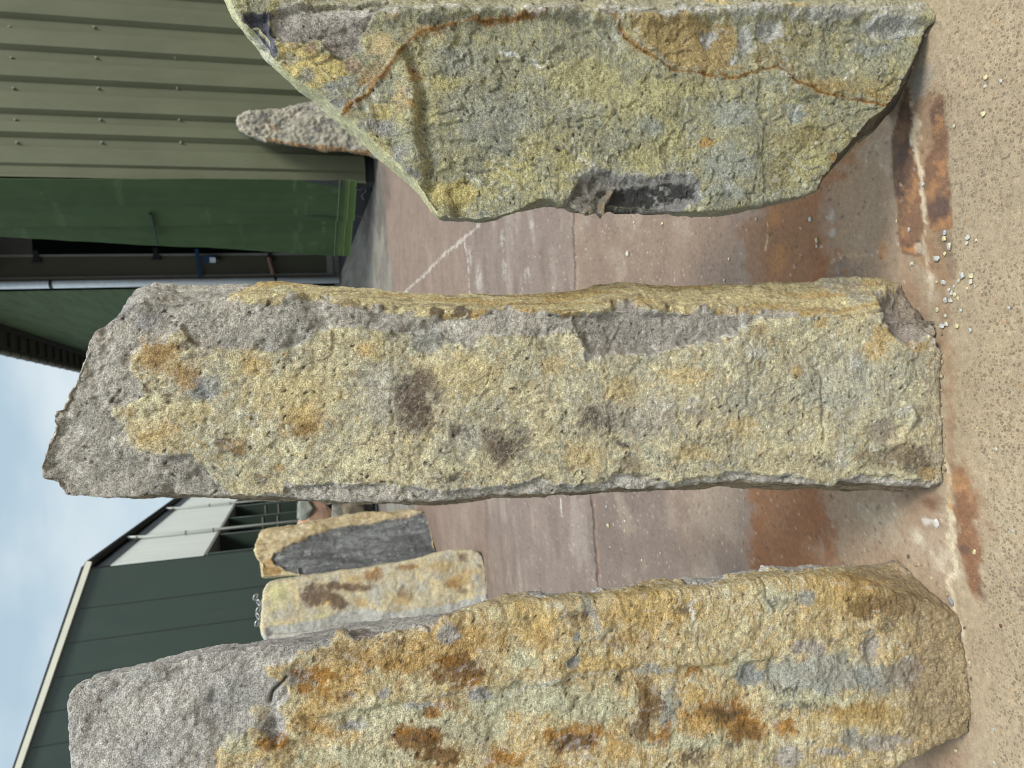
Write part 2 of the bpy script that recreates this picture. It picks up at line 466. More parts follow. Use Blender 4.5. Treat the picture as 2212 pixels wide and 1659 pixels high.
# ---------- middle stone
crustC = c5([(490, 490), (520, 430), (560, 395), (640, 405), (700, 350), (715, 325), (760, 380), (830, 430), (900, 440), (1020, 430), (1100, 445), (1230, 430), (1300, 390), (1310, 340),
             (1400, 348), (1480, 330), (1680, 345), (1720, 375), (1900, 365), (1960, 400), (2060, 420), (2110, 380)]) + \
         c6([(0, 350), (180, 345), (240, 320), (300, 345), (330, 405), (340, 450), (430, 430), (540, 435), (720, 400), (880, 380), (1000, 320), (1060, 285), (1380, 262), (1540, 270), (1600, 260), (1640, 340), (1700, 400), (1790, 350),
             (1845, 440), (1860, 700), (1858, 960), (1800, 975), (1500, 950), (1400, 985), (1230, 960), (950, 940), (700, 985), (600, 955), (450, 945), (400, 985), (200, 985), (120, 960), (0, 995)]) + \
         c5([(1850, 1085), (1700, 1050), (1500, 1060), (1200, 1065), (1190, 1110), (1050, 1110), (945, 1095), (880, 1050), (830, 990), (760, 930), (620, 925), (510, 900), (450, 810), (400, 740), (395, 680), (440, 690), (530, 655), (520, 600), (480, 540)])
sideC = c5([(900, 215), (940, 190), (1060, 140), (1200, 120), (1300, 145), (1600, 165), (2212, 165)])+c6([(0, 150), (400, 90), (1300, 95), (1560, 90), (1700, 130), (1690, 150), (1560, 185), (1600, 260), (1540, 275), (1100, 250), (680, 230), (650, 255), (600, 238), (520, 197), (460, 203), (430, 255), (385, 265), (270, 262), (0, 240)])+c5([(2212, 245), (2080, 295), (1850, 290), (1790, 280), (1600, 250), (1430, 215), (1330, 203), (1240, 205), (1150, 235), (1060, 230)])
front = dict(
    bot=[(2029, 1046), (2031, 1000), (2027, 950), (2024, 850), (2024, 775), (2027, 690)],
    right=[(2027, 690), (1990, 684), (1900, 688), (1800, 681), (1650, 677), (1440, 668), (1330, 664), (1200, 668), (1097, 670), (898, 683), (820, 672), (740, 656), (640, 648), (520, 652), (385, 648), (320, 636), (290, 650), (262, 672), (228, 694), (198, 716)],
    left=[(2029, 1046), (1950, 1046), (1853, 1044), (1651, 1044), (1551, 1043), (1450, 1051), (1349, 1058), (1223, 1063), (1097, 1069), (997, 1078), (903, 1080), (715, 1079), (526, 1076), (385, 1077), (196, 1079), (149, 1076)],
    top=[(149, 1076), (131, 1066), (117, 1048), (84, 1040), (79, 1035), (79, 998), (93, 950), (110, 898), (138, 851), (170, 795), (182, 757), (187, 735), (198, 716)])
back = dict(
    bot=[(1985, 1062), (1960, 850), (1954, 619)],
    right=[(1954, 619), (1904, 609), (1813, 599), (1772, 601), (1752, 609), (1692, 614), (1581, 614), (1410, 617), (1344, 611), (1284, 612), (1223, 627), (1097, 632), (950, 634), (856, 632), (715, 623), (653, 618), (620, 612), (550, 611), (540, 607), (432, 607), (338, 604), (319, 605), (290, 615), (282, 640), (275, 660), (262, 685)],
    left=[(1985, 1062), (1900, 1060), (1803, 1057), (1651, 1056), (1551, 1055), (1450, 1062), (1349, 1068), (1223, 1071), (1097, 1077), (997, 1088), (903, 1090), (715, 1089), (526, 1083), (385, 1076), (230, 1070), (190, 1060)],
    top=[(190, 1060), (170, 1030), (145, 990), (175, 900), (215, 800), (235, 750), (262, 685)])
notchC = c6([(1550, 190), (1700, 145), (1770, 190), (1850, 265), (1850, 440), (1790, 350), (1700, 400), (1640, 335), (1600, 260)])
purpC = c6([(290, 262), (385, 265), (430, 255), (460, 205), (520, 198), (600, 238), (650, 258), (680, 232), (1000, 235), (1025, 290), (1000, 320), (880, 380), (720, 400), (620, 420), (540, 435), (430, 435), (340, 415), (320, 350), (285, 320)])
def reliefC(x):
    V, px = x['V'], x['px']
    w_ = np.stack([fbm(V, 30, 4, .6, 11), fbm(V, 30, 4, .6, 12)], 1)*9
    P = px+w_; f = x['front']
    cr_ = np.maximum(sstep(-1, 4, poly_sd(P, crustC)), 0)
    d = .009*cr_
    d = d-.010*sstep(-2, 9, poly_sd(P, purpC))-.030*sstep(-3, 22, poly_sd(P, notchC))
    sd_ = sstep(0, 4, poly_sd(P, sideC)); d = d+.005*sd_
    str_ = fbm(V*np.array([1, 1, .16]), 55, 4, .6, 15); d = d+.0035*str_*(1-f)
    # scar near the foot and the bedding steps
    for ln, dep, wd in ((c6([(1290, 460), (1340, 520), (1350, 600), (1345, 700), (1350, 800)]), .006, 5), (c6([(1560, 840), (1680, 790), (1720, 700), (1700, 650)]), -.008, 7),
                        (c6([(1030, 340), (1020, 600), (1040, 700)]), .002, 3), (c5([(1675, 360), (1690, 1000)]), .002, 3), (c6([(425, 450), (418, 960)]), .002, 3)):
        dd = line_dist(P, ln); d = d-dep*np.exp(-(dd/wd)**2)
    for (bx, by, rx, ry, dep) in [(*scl(c6, [(810, 690, 70, 45)])[0], .006), (*scl(c5, [(840, 650, 80, 50)])[0], .008), (*scl(c6, [(1620, 760, 110, 60)])[0], .012), (*scl(c5, [(1620, 800, 40, 30)])[0], .006),
                                  (*scl(c5, [(1560, 550, 40, 25)])[0], .006), (*scl(c6, [(1400, 640, 60, 100)])[0], -.004), (*scl(c5, [(1850, 450, 160, 90)])[0], .008), (*scl(c6, [(1630, 440, 90, 80)])[0], -.006)]:
        r2 = ((P[:, 0]-bx)/rx)**2+((P[:, 1]-by)/ry)**2
        d = d-dep*np.exp(-r2*1.3)*f
    d = d-.007*sstep(.1, .9, fbm(V, 22, 3, .5, 18))*(1-cr_)*(1-sd_)
    pit = sstep(.98, 1.08, fbm(V, 110, 2, .5, 21)); d = d-.0025*pit*f
    return d, dict(cr=cr_, sd=sd_, pit=pit)
def paintC(x):
    p = Paint(x, GREY); p.put(sstep(-.1, .5, p.mf), alb(184, 176, 162), .7); p.put(sstep(.1, .6, -p.mf), alb(156, 151, 141), .5)
    p.blob(alb(138, 135, 138), *scl(c5, [(420, 260, 120, 70), (560, 300, 110, 60)]), a=.7, hard=.5)
    p.poly(alb(156, 149, 138), purpC, a=.9, soft=3)
    p.poly(alb(150, 138, 126), notchC, soft=3)
    m_ = p.poly(alb(180, 174, 146), crustC, soft=2.2, rag=2)
    q = lambda c, cr_, bl, **k: p.blob(c, *scl(cr_, bl), **k)
    p.mottle(m_, (alb(198, 190, 156), alb(204, 172, 104), alb(160, 152, 128), alb(214, 206, 170)), 60, .55)
    # broad colour fields
    n = sstep(-.15, .35, p.mf)*m_
    p.put(n, alb(192, 176, 130), .6)
    p.put(sstep(.15, .5, fbm(x['V'], 40, 4, .6, 77))*m_, CREAM, .7)
    q(alb(166, 166, 154), c6, [(1400, 560, 420, 230), (1000, 620, 150, 110)], a=.6, hard=.7)
    q(alb(168, 160, 146), c6, [(520, 680, 330, 120)], a=.7, hard=.5)
    q(alb(170, 165, 152), c5, [(1640, 620, 140, 230), (2000, 830, 110, 110)], a=.7, hard=.5)
    q(alb(204, 184, 124), c5, [(1010, 490, 110, 80), (1230, 650, 260, 150), (620, 860, 170, 60), (2000, 560, 200, 150), (1600, 430, 90, 80), (780, 720, 160, 70)], a=.7, hard=.4)
    q(alb(200, 174, 112), c6, [(470, 590, 110, 90), (310, 860, 130, 80), (1000, 740, 110, 50), (190, 470, 90, 50), (760, 520, 160, 60), (760, 850, 120, 50)], a=.75, hard=.5)
    q(alb(200, 160, 88), c5, [(640, 470, 190, 110), (600, 800, 170, 90), (1050, 500, 90, 60), (1280, 760, 170, 70), (1550, 440, 60, 60)], a=.6, hard=.5, rag=.9)
    q(alb(166, 126, 78), c5, [(620, 440, 150, 60), (590, 500, 80, 60), (740, 560, 80, 110)], a=.85, hard=.5)
    q(alb(150, 152, 148), c5, [(840, 610, 95, 80), (800, 640, 60, 50), (1860, 400, 120, 60)], a=.85, hard=.35)
    q(CREAM, c5, [(440, 720, 50, 50), (560, 770, 90, 60), (1180, 900, 160, 70), (1550, 950, 150, 80)], a=.55, hard=.4)
    q(DBR, c5, [(545, 622, 28, 26), (655, 650, 34, 26), (905, 850, 34, 30), (965, 912, 36, 28), (620, 590, 12, 12), (1280, 795, 46, 34), (1185, 780, 16, 14), (745, 410, 70, 30)], a=.85, hard=.4, rag=.8, speck=-.45)
    q(alb(170, 130, 70), c5, [(960, 880, 80, 60), (1280, 800, 110, 60), (1160, 985, 60, 30), (480, 720, 50, 35)], a=.6, hard=.5)
    q(alb(134, 118, 106), c5, [(1790, 660, 150, 180), (2170, 880, 100, 140)], a=.6, hard=.5)
    q(alb(98, 80, 68), c5, [(1790, 620, 140, 140), (1780, 740, 130, 100), (2165, 880, 100, 130), (1980, 810, 60, 40)], a=.8, hard=.5, speck=-.25)
    q(alb(84, 76, 70), c6, [(400, 720, 130, 100), (30, 830, 90, 150), (1730, 880, 120, 90)], a=.8, hard=.6, speck=-.2)
    q(alb(64, 62, 64), c6, [(480, 805, 50, 26), (1770, 910, 30, 26)], a=.85, hard=.5, speck=-.3)
    q(BLK, c5, [(1080, 1030, 140, 40), (1940, 1030, 130, 40), (1500, 1040, 90, 20)], a=.85, hard=.8, speck=.15)
    q(BLK, c6, [(1250, 880, 300, 60), (480, 930, 150, 50), (120, 950, 160, 40), (850, 800, 260, 60), (1550, 880, 120, 70)], a=.8, hard=.9, speck=.3)
    q(alb(120, 95, 66), c6, [(1640, 860, 200, 70), (500, 900, 90, 60)], a=.6, hard=.6)
    q(alb(190, 152, 84), c6, [(1600, 340, 70, 60), (1560, 420, 60, 60), (1740, 390, 60, 30), (1230, 510, 30, 30), (1350, 300, 50, 30), (1780, 930, 60, 30)], a=.75, hard=.4)
    q(alb(150, 135, 120), c6, [(810, 695, 60, 40), (1600, 760, 110, 50)], a=.7, hard=.4)
    q(alb(176, 142, 84), c6, [(1080, 330, 60, 20)], a=.6)
    q(PALE, c6, [(350, 430, 50, 40), (1060, 430, 60, 40), (1420, 880, 30, 60), (1690, 660, 50, 20), (1480, 480, 30, 30), (500, 970, 90, 20), (1000, 960, 120, 20)], a=.55, hard=.6)
    p.line(PALE, crustC+crustC[:1], 2.2, a=.45, rag=1.2)
    q(alb(152, 148, 142), c6, [(1100, 955, 160, 20), (300, 1000, 220, 22)], a=.8, hard=.5)
    # the narrow right-hand flank
    s_ = p.poly(alb(196, 180, 128), sideC, soft=3, rag=3)
    st = fbm(x['V']*np.array([1, 1, .13]), 45, 4, .6, 33)
    p.put(sstep(.0, .5, st)*s_, alb(214, 196, 140), .7); p.put(sstep(.05, .5, -st)*s_, alb(190, 150, 84), .75)
    p.put(sstep(.35, .6, fbm(x['V']*np.array([1, 1, .2]), 90, 3, .6, 35))*s_, alb(130, 112, 84), .6)
    q(BG, c6, [(1400, 130, 130, 60), (1500, 200, 90, 40), (550, 135, 60, 15)], a=.6, hard=.5)
    q(DBR, c5, [(1890, 270, 48, 24), (2015, 266, 50, 24)], a=.95, hard=.2)
    q(alb(196, 190, 150), c5, [(1180, 175, 55, 22)], a=.8)
    # left flank: brown seams
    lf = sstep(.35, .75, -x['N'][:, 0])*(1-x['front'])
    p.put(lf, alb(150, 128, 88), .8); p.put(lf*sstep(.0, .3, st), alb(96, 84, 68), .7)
    p.put(x['m']['pit']*x['front'], BLK, .75)
    # blown dust at the foot, then contact shade painted as a dark base line
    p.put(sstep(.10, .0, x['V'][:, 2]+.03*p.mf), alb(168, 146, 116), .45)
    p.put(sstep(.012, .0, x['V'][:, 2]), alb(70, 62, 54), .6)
    return p.finish(), None
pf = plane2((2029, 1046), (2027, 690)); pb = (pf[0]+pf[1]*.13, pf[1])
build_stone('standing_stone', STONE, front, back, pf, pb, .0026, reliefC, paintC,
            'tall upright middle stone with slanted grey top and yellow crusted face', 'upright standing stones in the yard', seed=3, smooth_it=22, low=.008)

# ---------- left stone
crustL = c2([(945, 1464), (900, 1700), (1300, 2400), (2900, 2400)]) + [(2130, 1700)] + \
    c7([(1985, 960), (1975, 850), (1960, 640), (1930, 480), (1870, 370), (1760, 260), (1690, 215), (1600, 240), (1380, 262), (1200, 290), (1150, 270), (1000, 300), (940, 310), (900, 330), (780, 345), (740, 320), (640, 325), (500, 355), (300, 385), (190, 400), (0, 395)]) + \
    c9([(2212, 475), (1900, 525), (1850, 580), (1700, 625), (1600, 665), (1520, 735), (1420, 700), (1250, 745), (940, 792), (870, 745), (800, 770), (740, 850), (520, 900), (470, 980), (300, 985), (258, 1050)]) + \
    c2([(1240, 1095), (1260, 1150), (1200, 1200), (1240, 1260), (1245, 1320), (1190, 1360), (1160, 1310), (1100, 1285), (1000, 1340), (940, 1410)])
frontL = dict(
    bot=[(2096, 1584), (2093, 1526), (2085, 1420), (2072, 1345)],
    right=[(2072, 1345), (2030, 1320), (1900, 1272), (1793, 1252), (1631, 1262), (1576, 1268), (1490, 1280), (1450, 1282), (1349, 1293), (1248, 1305), (1125, 1312), (992, 1335), (843, 1362), (694, 1378), (575, 1390), (496, 1400), (422, 1415), (347, 1434), (273, 1450), (218, 1456), (176, 1462)],
    left=[(2096, 1584), (2060, 1592), (2024, 1604), (1954, 1640), (1880, 1668), (1700, 1720), (1400, 1770), (1000, 1810), (600, 1840), (220, 1850)],
    top=[(220, 1850), (165, 1800), (150, 1740), (148, 1659), (143, 1600), (138, 1540), (137, 1508), (150, 1480), (176, 1462)])
backL = dict(
    bot=[(1985, 1550), (1970, 1400), (1949, 1193)],
    right=[(1949, 1193), (1904, 1206), (1793, 1217), (1677, 1221), (1631, 1231), (1576, 1243), (1490, 1256), (1470, 1248), (1450, 1258), (1349, 1269), (1248, 1281), (1097, 1288), (992, 1305), (843, 1329), (694, 1359), (575, 1372), (496, 1384), (422, 1399), (347, 1419), (273, 1438), (215, 1450)],
    left=[(1985, 1550), (1930, 1630), (1860, 1662), (1700, 1700), (1400, 1750), (1000, 1790), (600, 1820), (240, 1830)],
    top=[(240, 1830), (205, 1760), (190, 1659), (178, 1560), (185, 1490), (215, 1450)])
def reliefL(x):
    V, px = x['V'], x['px']
    P = px+np.stack([fbm(V, 30, 4, .6, 11), fbm(V, 30, 4, .6, 12)], 1)*9; f = x['front']
    cr_ = sstep(-1, 4, poly_sd(P, crustL)); d = .010*cr_
    seam = c2([(2100, 1130)])+c7([(0, 790), (180, 745), (330, 705), (520, 700), (700, 690), (900, 720), (1100, 640), (1200, 590)])
    dd = line_dist(P, [(640, 1560), (800, 1530), (930, 1505), (1050, 1490)]+c7([(180, 745), (330, 705), (520, 690), (700, 670), (830, 700), (1000, 640)]))
    side = sstep(-10, 14, P[:, 1]-np.interp(P[:, 0], [640, 930, 1050, 1200, 1350, 1500, 1640], [1560, 1505, 1490, 1465, 1445, 1440, 1420]))*sstep(600, 700, P[:, 0])*sstep(1800, 1650, P[:, 0])
    d = d-.012*side
    d = d-.004*np.exp(-(dd/6)**2)
    for (bx, by, rx, ry), dep in [(scl(c7, [(1040, 720, 70, 60)])[0], .014), (scl(c7, [(270, 655, 40, 30)])[0], .010), (scl(c7, [(1270, 590, 75, 35)])[0], .008), (scl(c7, [(1540, 600, 50, 75)])[0], .014),
                                  (scl(c7, [(1700, 710, 90, 80)])[0], .012), (scl(c7, [(1130, 690, 30, 60)])[0], .012), (scl(c2, [(1320, 1070, 70, 40)])[0], .010), (scl(c2, [(1200, 1290, 50, 60)])[0], .018),
                                  (scl(c2, [(1520, 1145, 35, 25)])[0], .010), (scl(c2, [(1530, 1280, 60, 35)])[0], .010), (scl(c7, [(340, 460, 30, 60)])[0], .008), (scl(c7, [(1600, 1010, 150, 35)])[0], .012),
                                  (scl(c2, [(650, 1000, 160, 60)])[0], -.012), (scl(c7, [(1600, 900, 200, 90)])[0], -.01)]:
        d = d-dep*np.exp(-(((P[:, 0]-bx)/rx)**2+((P[:, 1]-by)/ry)**2)*1.4)*f
    for ln, dep, wd in ((c2([(1235, 1060), (1200, 1120), (1180, 1180)]), .014, 4), (c7([(755, 400), (780, 460), (815, 540), (825, 680)]), .003, 2.5), (c7([(1070, 320), (1120, 440)]), .004, 3), (c2([(1540, 1060), (1700, 1020), (1850, 1040)]), .003, 4)):
        d = d-dep*np.exp(-(line_dist(P, ln)/wd)**2)
    d = d-.006*sstep(.1, .9, fbm(V, 16, 3, .5, 18))*(1-cr_)
    flk = fbm(V, 26, 4, .6, 25); d = d+.004*np.round(flk*2.2)/2.2*cr_
    pit = sstep(.98, 1.08, fbm(V, 110, 2, .5, 21)); d = d-.0025*pit*f
    return d, dict(cr=cr_, pit=pit)
def paintL(x):
    p = Paint(x, alb(176, 172, 165)); p.put(sstep(-.1, .5, p.mf), alb(186, 180, 172), .7); p.put(sstep(.1, .6, -p.mf), alb(158, 155, 152), .5)
    m_ = p.poly(alb(196, 178, 126), crustL, soft=2.2, rag=2)
    q = lambda c, cr_, bl, **k: p.blob(c, *scl(cr_, bl), **k)
    p.put(sstep(-.2, .3, p.mf)*m_, alb(196, 168, 112), .7)
    p.mottle(m_, (alb(204, 196, 160), alb(206, 166, 92), alb(168, 150, 120), alb(214, 200, 156), alb(170, 120, 70)), 55, .5)
    p.put(sstep(.1, .45, fbm(x['V'], 34, 4, .6, 77))*m_, CREAM, .45)
    q(alb(190, 146, 84), c2, [(1650, 980, 300, 100), (1900, 930, 250, 110), (1500, 1060, 150, 90), (1350, 1240, 120, 90), (2050, 900, 180, 110)], a=.75, hard=.5)
    q(alb(192, 190, 156), c2, [(1700, 1250, 350, 110), (1600, 1420, 330, 90), (2050, 1300, 260, 110), (1040, 1350, 80, 50), (2100, 1180, 160, 60)], a=.8, hard=.4)
    q(alb(188, 188, 154), c7, [(100, 800, 260, 90), (350, 850, 240, 90), (60, 640, 80, 60), (780, 1000, 300, 50), (950, 660, 120, 60), (1150, 380, 120, 60), (1280, 800, 260, 60)], a=.8, hard=.4)
    q(alb(198, 160, 88), c7, [(1450, 380, 320, 110), (600, 430, 260, 110), (350, 660, 260, 60), (800, 800, 90, 50), (1500, 880, 260, 70), (900, 650, 90, 30), (100, 500, 160, 110)], a=.75, hard=.5)
    q(BG, c7, [(1340, 700, 300, 110), (680, 850, 60, 110), (1600, 720, 150, 80), (900, 860, 120, 30), (1250, 380, 60, 40), (610, 690, 110, 30), (1440, 960, 60, 50)], a=.85, hard=.3)
    q(alb(166, 158, 148), c7, [(1270, 592, 80, 36), (1540, 600, 50, 75), (1700, 710, 85, 75), (1600, 1005, 150, 34), (1200, 1060, 60, 60), (1380, 1040, 90, 24)], a=.95, hard=.2, rag=.4)
    q(alb(146, 150, 150), c7, [(1040, 720, 70, 60), (270, 655, 42, 32), (280, 540, 25, 20)], a=.95, hard=.2, rag=.4)
    q(alb(160, 160, 158), c2, [(1320, 1075, 75, 42), (1520, 1145, 34, 26), (1670, 1140, 34, 28), (1530, 1280, 70, 34), (1500, 1055, 20, 16), (1620, 1045, 22, 18), (1960, 880, 60, 50), (2080, 1140, 80, 30), (1850, 1190, 120, 22)], a=.9, hard=.25, rag=.5)
    q(alb(186, 170, 126), c2, [(1360, 1110, 45, 32), (1130, 1230, 60, 50)], a=.85)
    # rust
    q(alb(160, 98, 46), c2, [(1390, 1060, 100, 30), (1320, 1120, 40, 26), (1420, 1120, 40, 20), (1160, 1360, 70, 36), (1230, 1350, 30, 30), (1880, 1220, 40, 24)], a=.95, hard=.2, rag=.8)
    q(alb(128, 84, 52), c2, [(2000, 1040, 130, 85), (1820, 1340, 140, 70), (1900, 1415, 110, 60)], a=.97, hard=.15, rag=.8)
    q(alb(158, 94, 44), c2, [(1950, 1000, 60, 35), (2050, 1080, 40, 30), (1780, 1300, 50, 30), (1860, 1330, 70, 30)], a=.8, hard=.4, rag=.9)
    q(alb(120, 92, 66), c2, [(1560, 880, 150, 30), (1480, 960, 120, 50), (1720, 910, 100, 30)], a=.6, hard=.5, speck=-.2)
    q(alb(164, 98, 44), c7, [(280, 985, 150, 75), (900, 880, 220, 60), (1010, 950, 110, 70), (790, 705, 42, 20), (1180, 930, 60, 50), (210, 1100, 50, 30), (640, 980, 60, 50), (0, 1080, 130, 60)], a=.9, hard=.35, rag=.9)
    q(alb(124, 92, 58), c7, [(600, 820, 65, 140), (560, 940, 60, 50), (900, 900, 90, 40), (1600, 420, 200, 60)], a=.92, hard=.2, rag=.7)
    q(alb(90, 72, 62), c7, [(310, 1000, 70, 60), (200, 1010, 40, 30), (960, 880, 80, 24), (800, 1060, 70, 50), (960, 1010, 60, 20)], a=.8, hard=.5, speck=-.2)
    q(alb(196, 146, 76), c7, [(830, 940, 110, 60), (480, 1040, 120, 50)], a=.7, hard=.4)
    q(alb(112, 78, 54), c2, [(1990, 1050, 90, 50), (1830, 1340, 70, 34), (1900, 1400, 60, 30), (1160, 1370, 30, 16)], a=.7, hard=.3, rag=1)
    q(alb(116, 80, 52), c7, [(290, 1000, 80, 36), (880, 880, 100, 26), (1010, 960, 70, 40), (590, 860, 36, 80)], a=.7, hard=.3, rag=1)
    q(alb(176, 130, 74), c2, [(1450, 1150, 120, 40), (1700, 1010, 120, 50), (1960, 1180, 70, 30), (1400, 1300, 90, 40)], a=.7, hard=.4, rag=.9)
    q(alb(172, 128, 76), c7, [(1500, 330, 200, 40), (500, 560, 160, 40), (1480, 860, 200, 40), (160, 560, 90, 40)], a=.6, hard=.5, rag=.9)
    q(BLK, c7, [(60, 480, 60, 50), (280, 455, 90, 40), (550, 360, 40, 26), (1610, 495, 60, 40), (1520, 520, 60, 20), (1240, 845, 230, 26), (740, 440, 60, 30), (1180, 780, 90, 24), (1370, 560, 40, 30), (480, 740, 40, 40), (1130, 400, 30, 60), (240, 1010, 90, 50)], a=.85, hard=.7, speck=.02)
    q(alb(170, 135, 84), c7, [(450, 470, 260, 60), (1350, 480, 150, 60)], a=.4, hard=.6)
    p.line(alb(226, 224, 216), c7([(760, 410), (785, 470), (812, 545)]), 3.2, a=.9, rag=.9)
    p.line(PALE, c7([(0, 800), (160, 750), (330, 700), (440, 700)]), 5, a=.6, rag=1.2)
    p.line(PALE, crustL[4:], 2.2, a=.4, rag=1.2)
    p.line(BG*.9, c7([(320, 400), (360, 460), (370, 540)]), 7, a=.7)
    q(DBR, c2, [(430, 1170, 9, 14), (880, 1080, 10, 8), (1040, 1110, 7, 10)], a=.9)
    q(BLK, c9, [(2100, 500, 160, 30), (1950, 520, 90, 22)], a=.5, hard=.9, speck=.1)
    p.put(x['m']['pit']*x['m']['cr'], BLK, .7)
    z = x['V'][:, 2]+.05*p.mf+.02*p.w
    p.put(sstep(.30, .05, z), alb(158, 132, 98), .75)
    p.put(sstep(.012, .0, x['V'][:, 2]), alb(80, 70, 60), .5)  # thin contact shade painted into the colour along the base
    return p.finish(), None
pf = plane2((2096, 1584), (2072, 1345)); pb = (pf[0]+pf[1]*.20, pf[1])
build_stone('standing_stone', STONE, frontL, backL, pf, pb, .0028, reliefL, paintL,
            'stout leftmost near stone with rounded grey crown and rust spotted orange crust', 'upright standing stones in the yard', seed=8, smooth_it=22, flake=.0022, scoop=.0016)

# ---------- right stone
chip = c8([(950, 285), (1060, 262), (1200, 245), (1290, 262), (1325, 300), (1320, 330), (1240, 350), (1150, 365), (1090, 385), (1060, 480), (890, 480), (890, 390)])
chip2 = c8([(745, 350), (770, 270), (800, 235), (840, 240), (870, 215), (900, 250), (880, 290), (930, 280), (955, 270), (900, 420), (880, 490), (760, 480), (700, 380)])
rimR = c8([(690, 360), (750, 300), (790, 230), (850, 195), (930, 190), (990, 225), (1100, 225), (1200, 210), (1290, 215), (1335, 260), (1350, 350), (1280, 370), (1120, 480), (800, 500), (700, 420)])
frontR = dict(
    bot=[(1765, 408), (1794, 360), (1812, 335), (1882, 258), (1917, 233), (1945, 193), (1973, 126), (2007, 42), (2012, 10), (2022, -120), (2020, -300)],
    right=[(2020, -300), (1500, -330), (1000, -320), (500, -300), (300, -280)],
    left=[(1765, 408), (1728, 424), (1683, 431), (1612, 444), (1556, 455), (1493, 458), (1405, 463), (1332, 466), (1322, 461), (1297, 463), (1264, 468), (1245, 458), (1222, 447), (1191, 430), (1165, 431), (1113, 455), (1066, 472), (1033, 477), (986, 475), (955, 468), (946, 462)],
    top=[(946, 462), (925, 430), (888, 377), (830, 325), (790, 285), (745, 245), (702, 208), (660, 180), (620, 150), (580, 110), (545, 68), (520, 40), (505, 0), (480, -100), (380, -240), (300, -280)])
backR = dict(
    bot=[(1735, 425), (1790, 375), (1850, 315), (1890, 285), (1925, 240), (1950, 195), (1975, 128), (1985, 42), (1975, 0), (1960, -120), (1950, -260)],
    right=[(1950, -260), (1500, -280), (1000, -280), (500, -260), (330, -240)],
    left=[(1735, 425), (1700, 436), (1683, 440), (1612, 452), (1556, 464), (1493, 466), (1405, 472), (1332, 470), (1323, 463), (1297, 468), (1264, 477), (1245, 470), (1191, 446), (1151, 453), (1113, 460), (1066, 477), (1033, 482), (986, 479), (948, 475), (934, 463)],
    top=[(934, 463), (903, 417), (863, 377), (804, 329), (768, 294), (720, 254), (681, 218), (641, 194), (605, 163), (562, 119), (526, 71), (498, 44), (482, 0), (455, -100), (350, -210), (330, -240)])
veinR = c3([(700, 605), (820, 520), (900, 430), (970, 340), (1050, 235), (1150, 185), (1250, 155), (1400, 122), (1600, 112), (1780, 82)])
veinR2 = c3([(1940, 55), (2060, 45), (2150, 90), (2212, 165)])+c4([(40, 200), (130, 275), (300, 375), (500, 402), (660, 428), (760, 395), (860, 375), (950, 440), (1080, 490), (1300, 540), (1480, 572)])
greyR = c3([(290, 75), (450, 30), (600, 20), (900, 30), (930, 60), (880, 90), (800, 190), (790, 280), (690, 330), (560, 250), (340, 235), (305, 180)])
slateR = c3([(140, 75), (200, 60), (285, 75), (300, 180), (330, 340), (250, 290), (190, 210)])
yelR = c3([(330, 235), (460, 250), (560, 300), (680, 340), (740, 400), (640, 450), (520, 500), (430, 450), (360, 370)])
def reliefR(x):
    V, px = x['V'], x['px']
    P = px+np.stack([fbm(V, 26, 4, .6, 11), fbm(V, 26, 4, .6, 12)], 1)*9; f = x['front']
    d = -.012*sstep(-2, 6, poly_sd(P, greyR))-.016*sstep(-2, 8, poly_sd(P, slateR))
    P4 = px+(P-px)*.5
    d = d-.007*sstep(-2, 12, poly_sd(P4, rimR))-.005*sstep(-2, 16, poly_sd(P4, chip))-.010*sstep(-1, 8, poly_sd(P4, chip2))*(.6+.8*fbm(V, 30, 2, .5, 5))
    dd = line_dist(P4, c8([(950, 280), (900, 360), (880, 430)])); d = d+.018*np.exp(-(dd/6)**2)
    # a shallow fold running across the face
    fold = line_dist(P4, c3([(1060, 340), (1100, 450), (1115, 600), (1130, 760), (1170, 900), (1190, 1010)])); d = d-.012*np.exp(-(fold/14)**2)
    d = d+.016*np.exp(-(line_dist(P4, c3([(960, 300), (1040, 450), (1040, 650), (1080, 850)]))/26)**2)
    # ridge by the right edge of the picture
    d = d+.014*np.exp(-((P[:, 1]-34-10*np.sin(P[:, 0]*.01))/14)**2)*sstep(700, 800, P[:, 0]) - .02*sstep(24, -20, P[:, 1])*sstep(600, 760, P[:, 0])
    for xs, a in ((1172, .0022), (1427, .0018), (1483, .0022), (1640, .003)):
        d = d+a*sstep(-2, 2, P[:, 0]-xs-.04*(P[:, 1]-250))*(1 if xs in (1172, 1483) else -1)
    for (bx, by, rx, ry), dep in [(scl(c4, [(500, 215, 45, 55)])[0], .008), (scl(c4, [(690, 250, 45, 110)])[0], .010), (scl(c4, [(820, 175, 70, 60)])[0], .010), (scl(c4, [(1500, 160, 160, 80)])[0], .016),
                                  (scl(c4, [(960, 640, 60, 50)])[0], .008), (scl(c3, [(400, 330, 40, 30)])[0], .006), (scl(c3, [(1340, 1170, 50, 50)])[0], .014), (scl(c4, [(1680, 1100, 90, 40)])[0], .010)]:
        d = d-dep*np.exp(-(((P[:, 0]-bx)/rx)**2+((P[:, 1]-by)/ry)**2)*1.4)*f
    d = d+.004*np.exp(-(line_dist(P4, veinR)/6)**2)-.003*np.exp(-(line_dist(P4, veinR2)/4)**2)
    d = d+.006*fbm(V, 9, 3, .5, 66)*f
    pit = sstep(.98, 1.08, fbm(V, 110, 2, .5, 21)); d = d-.0025*pit*f
    return d, dict(pit=pit)
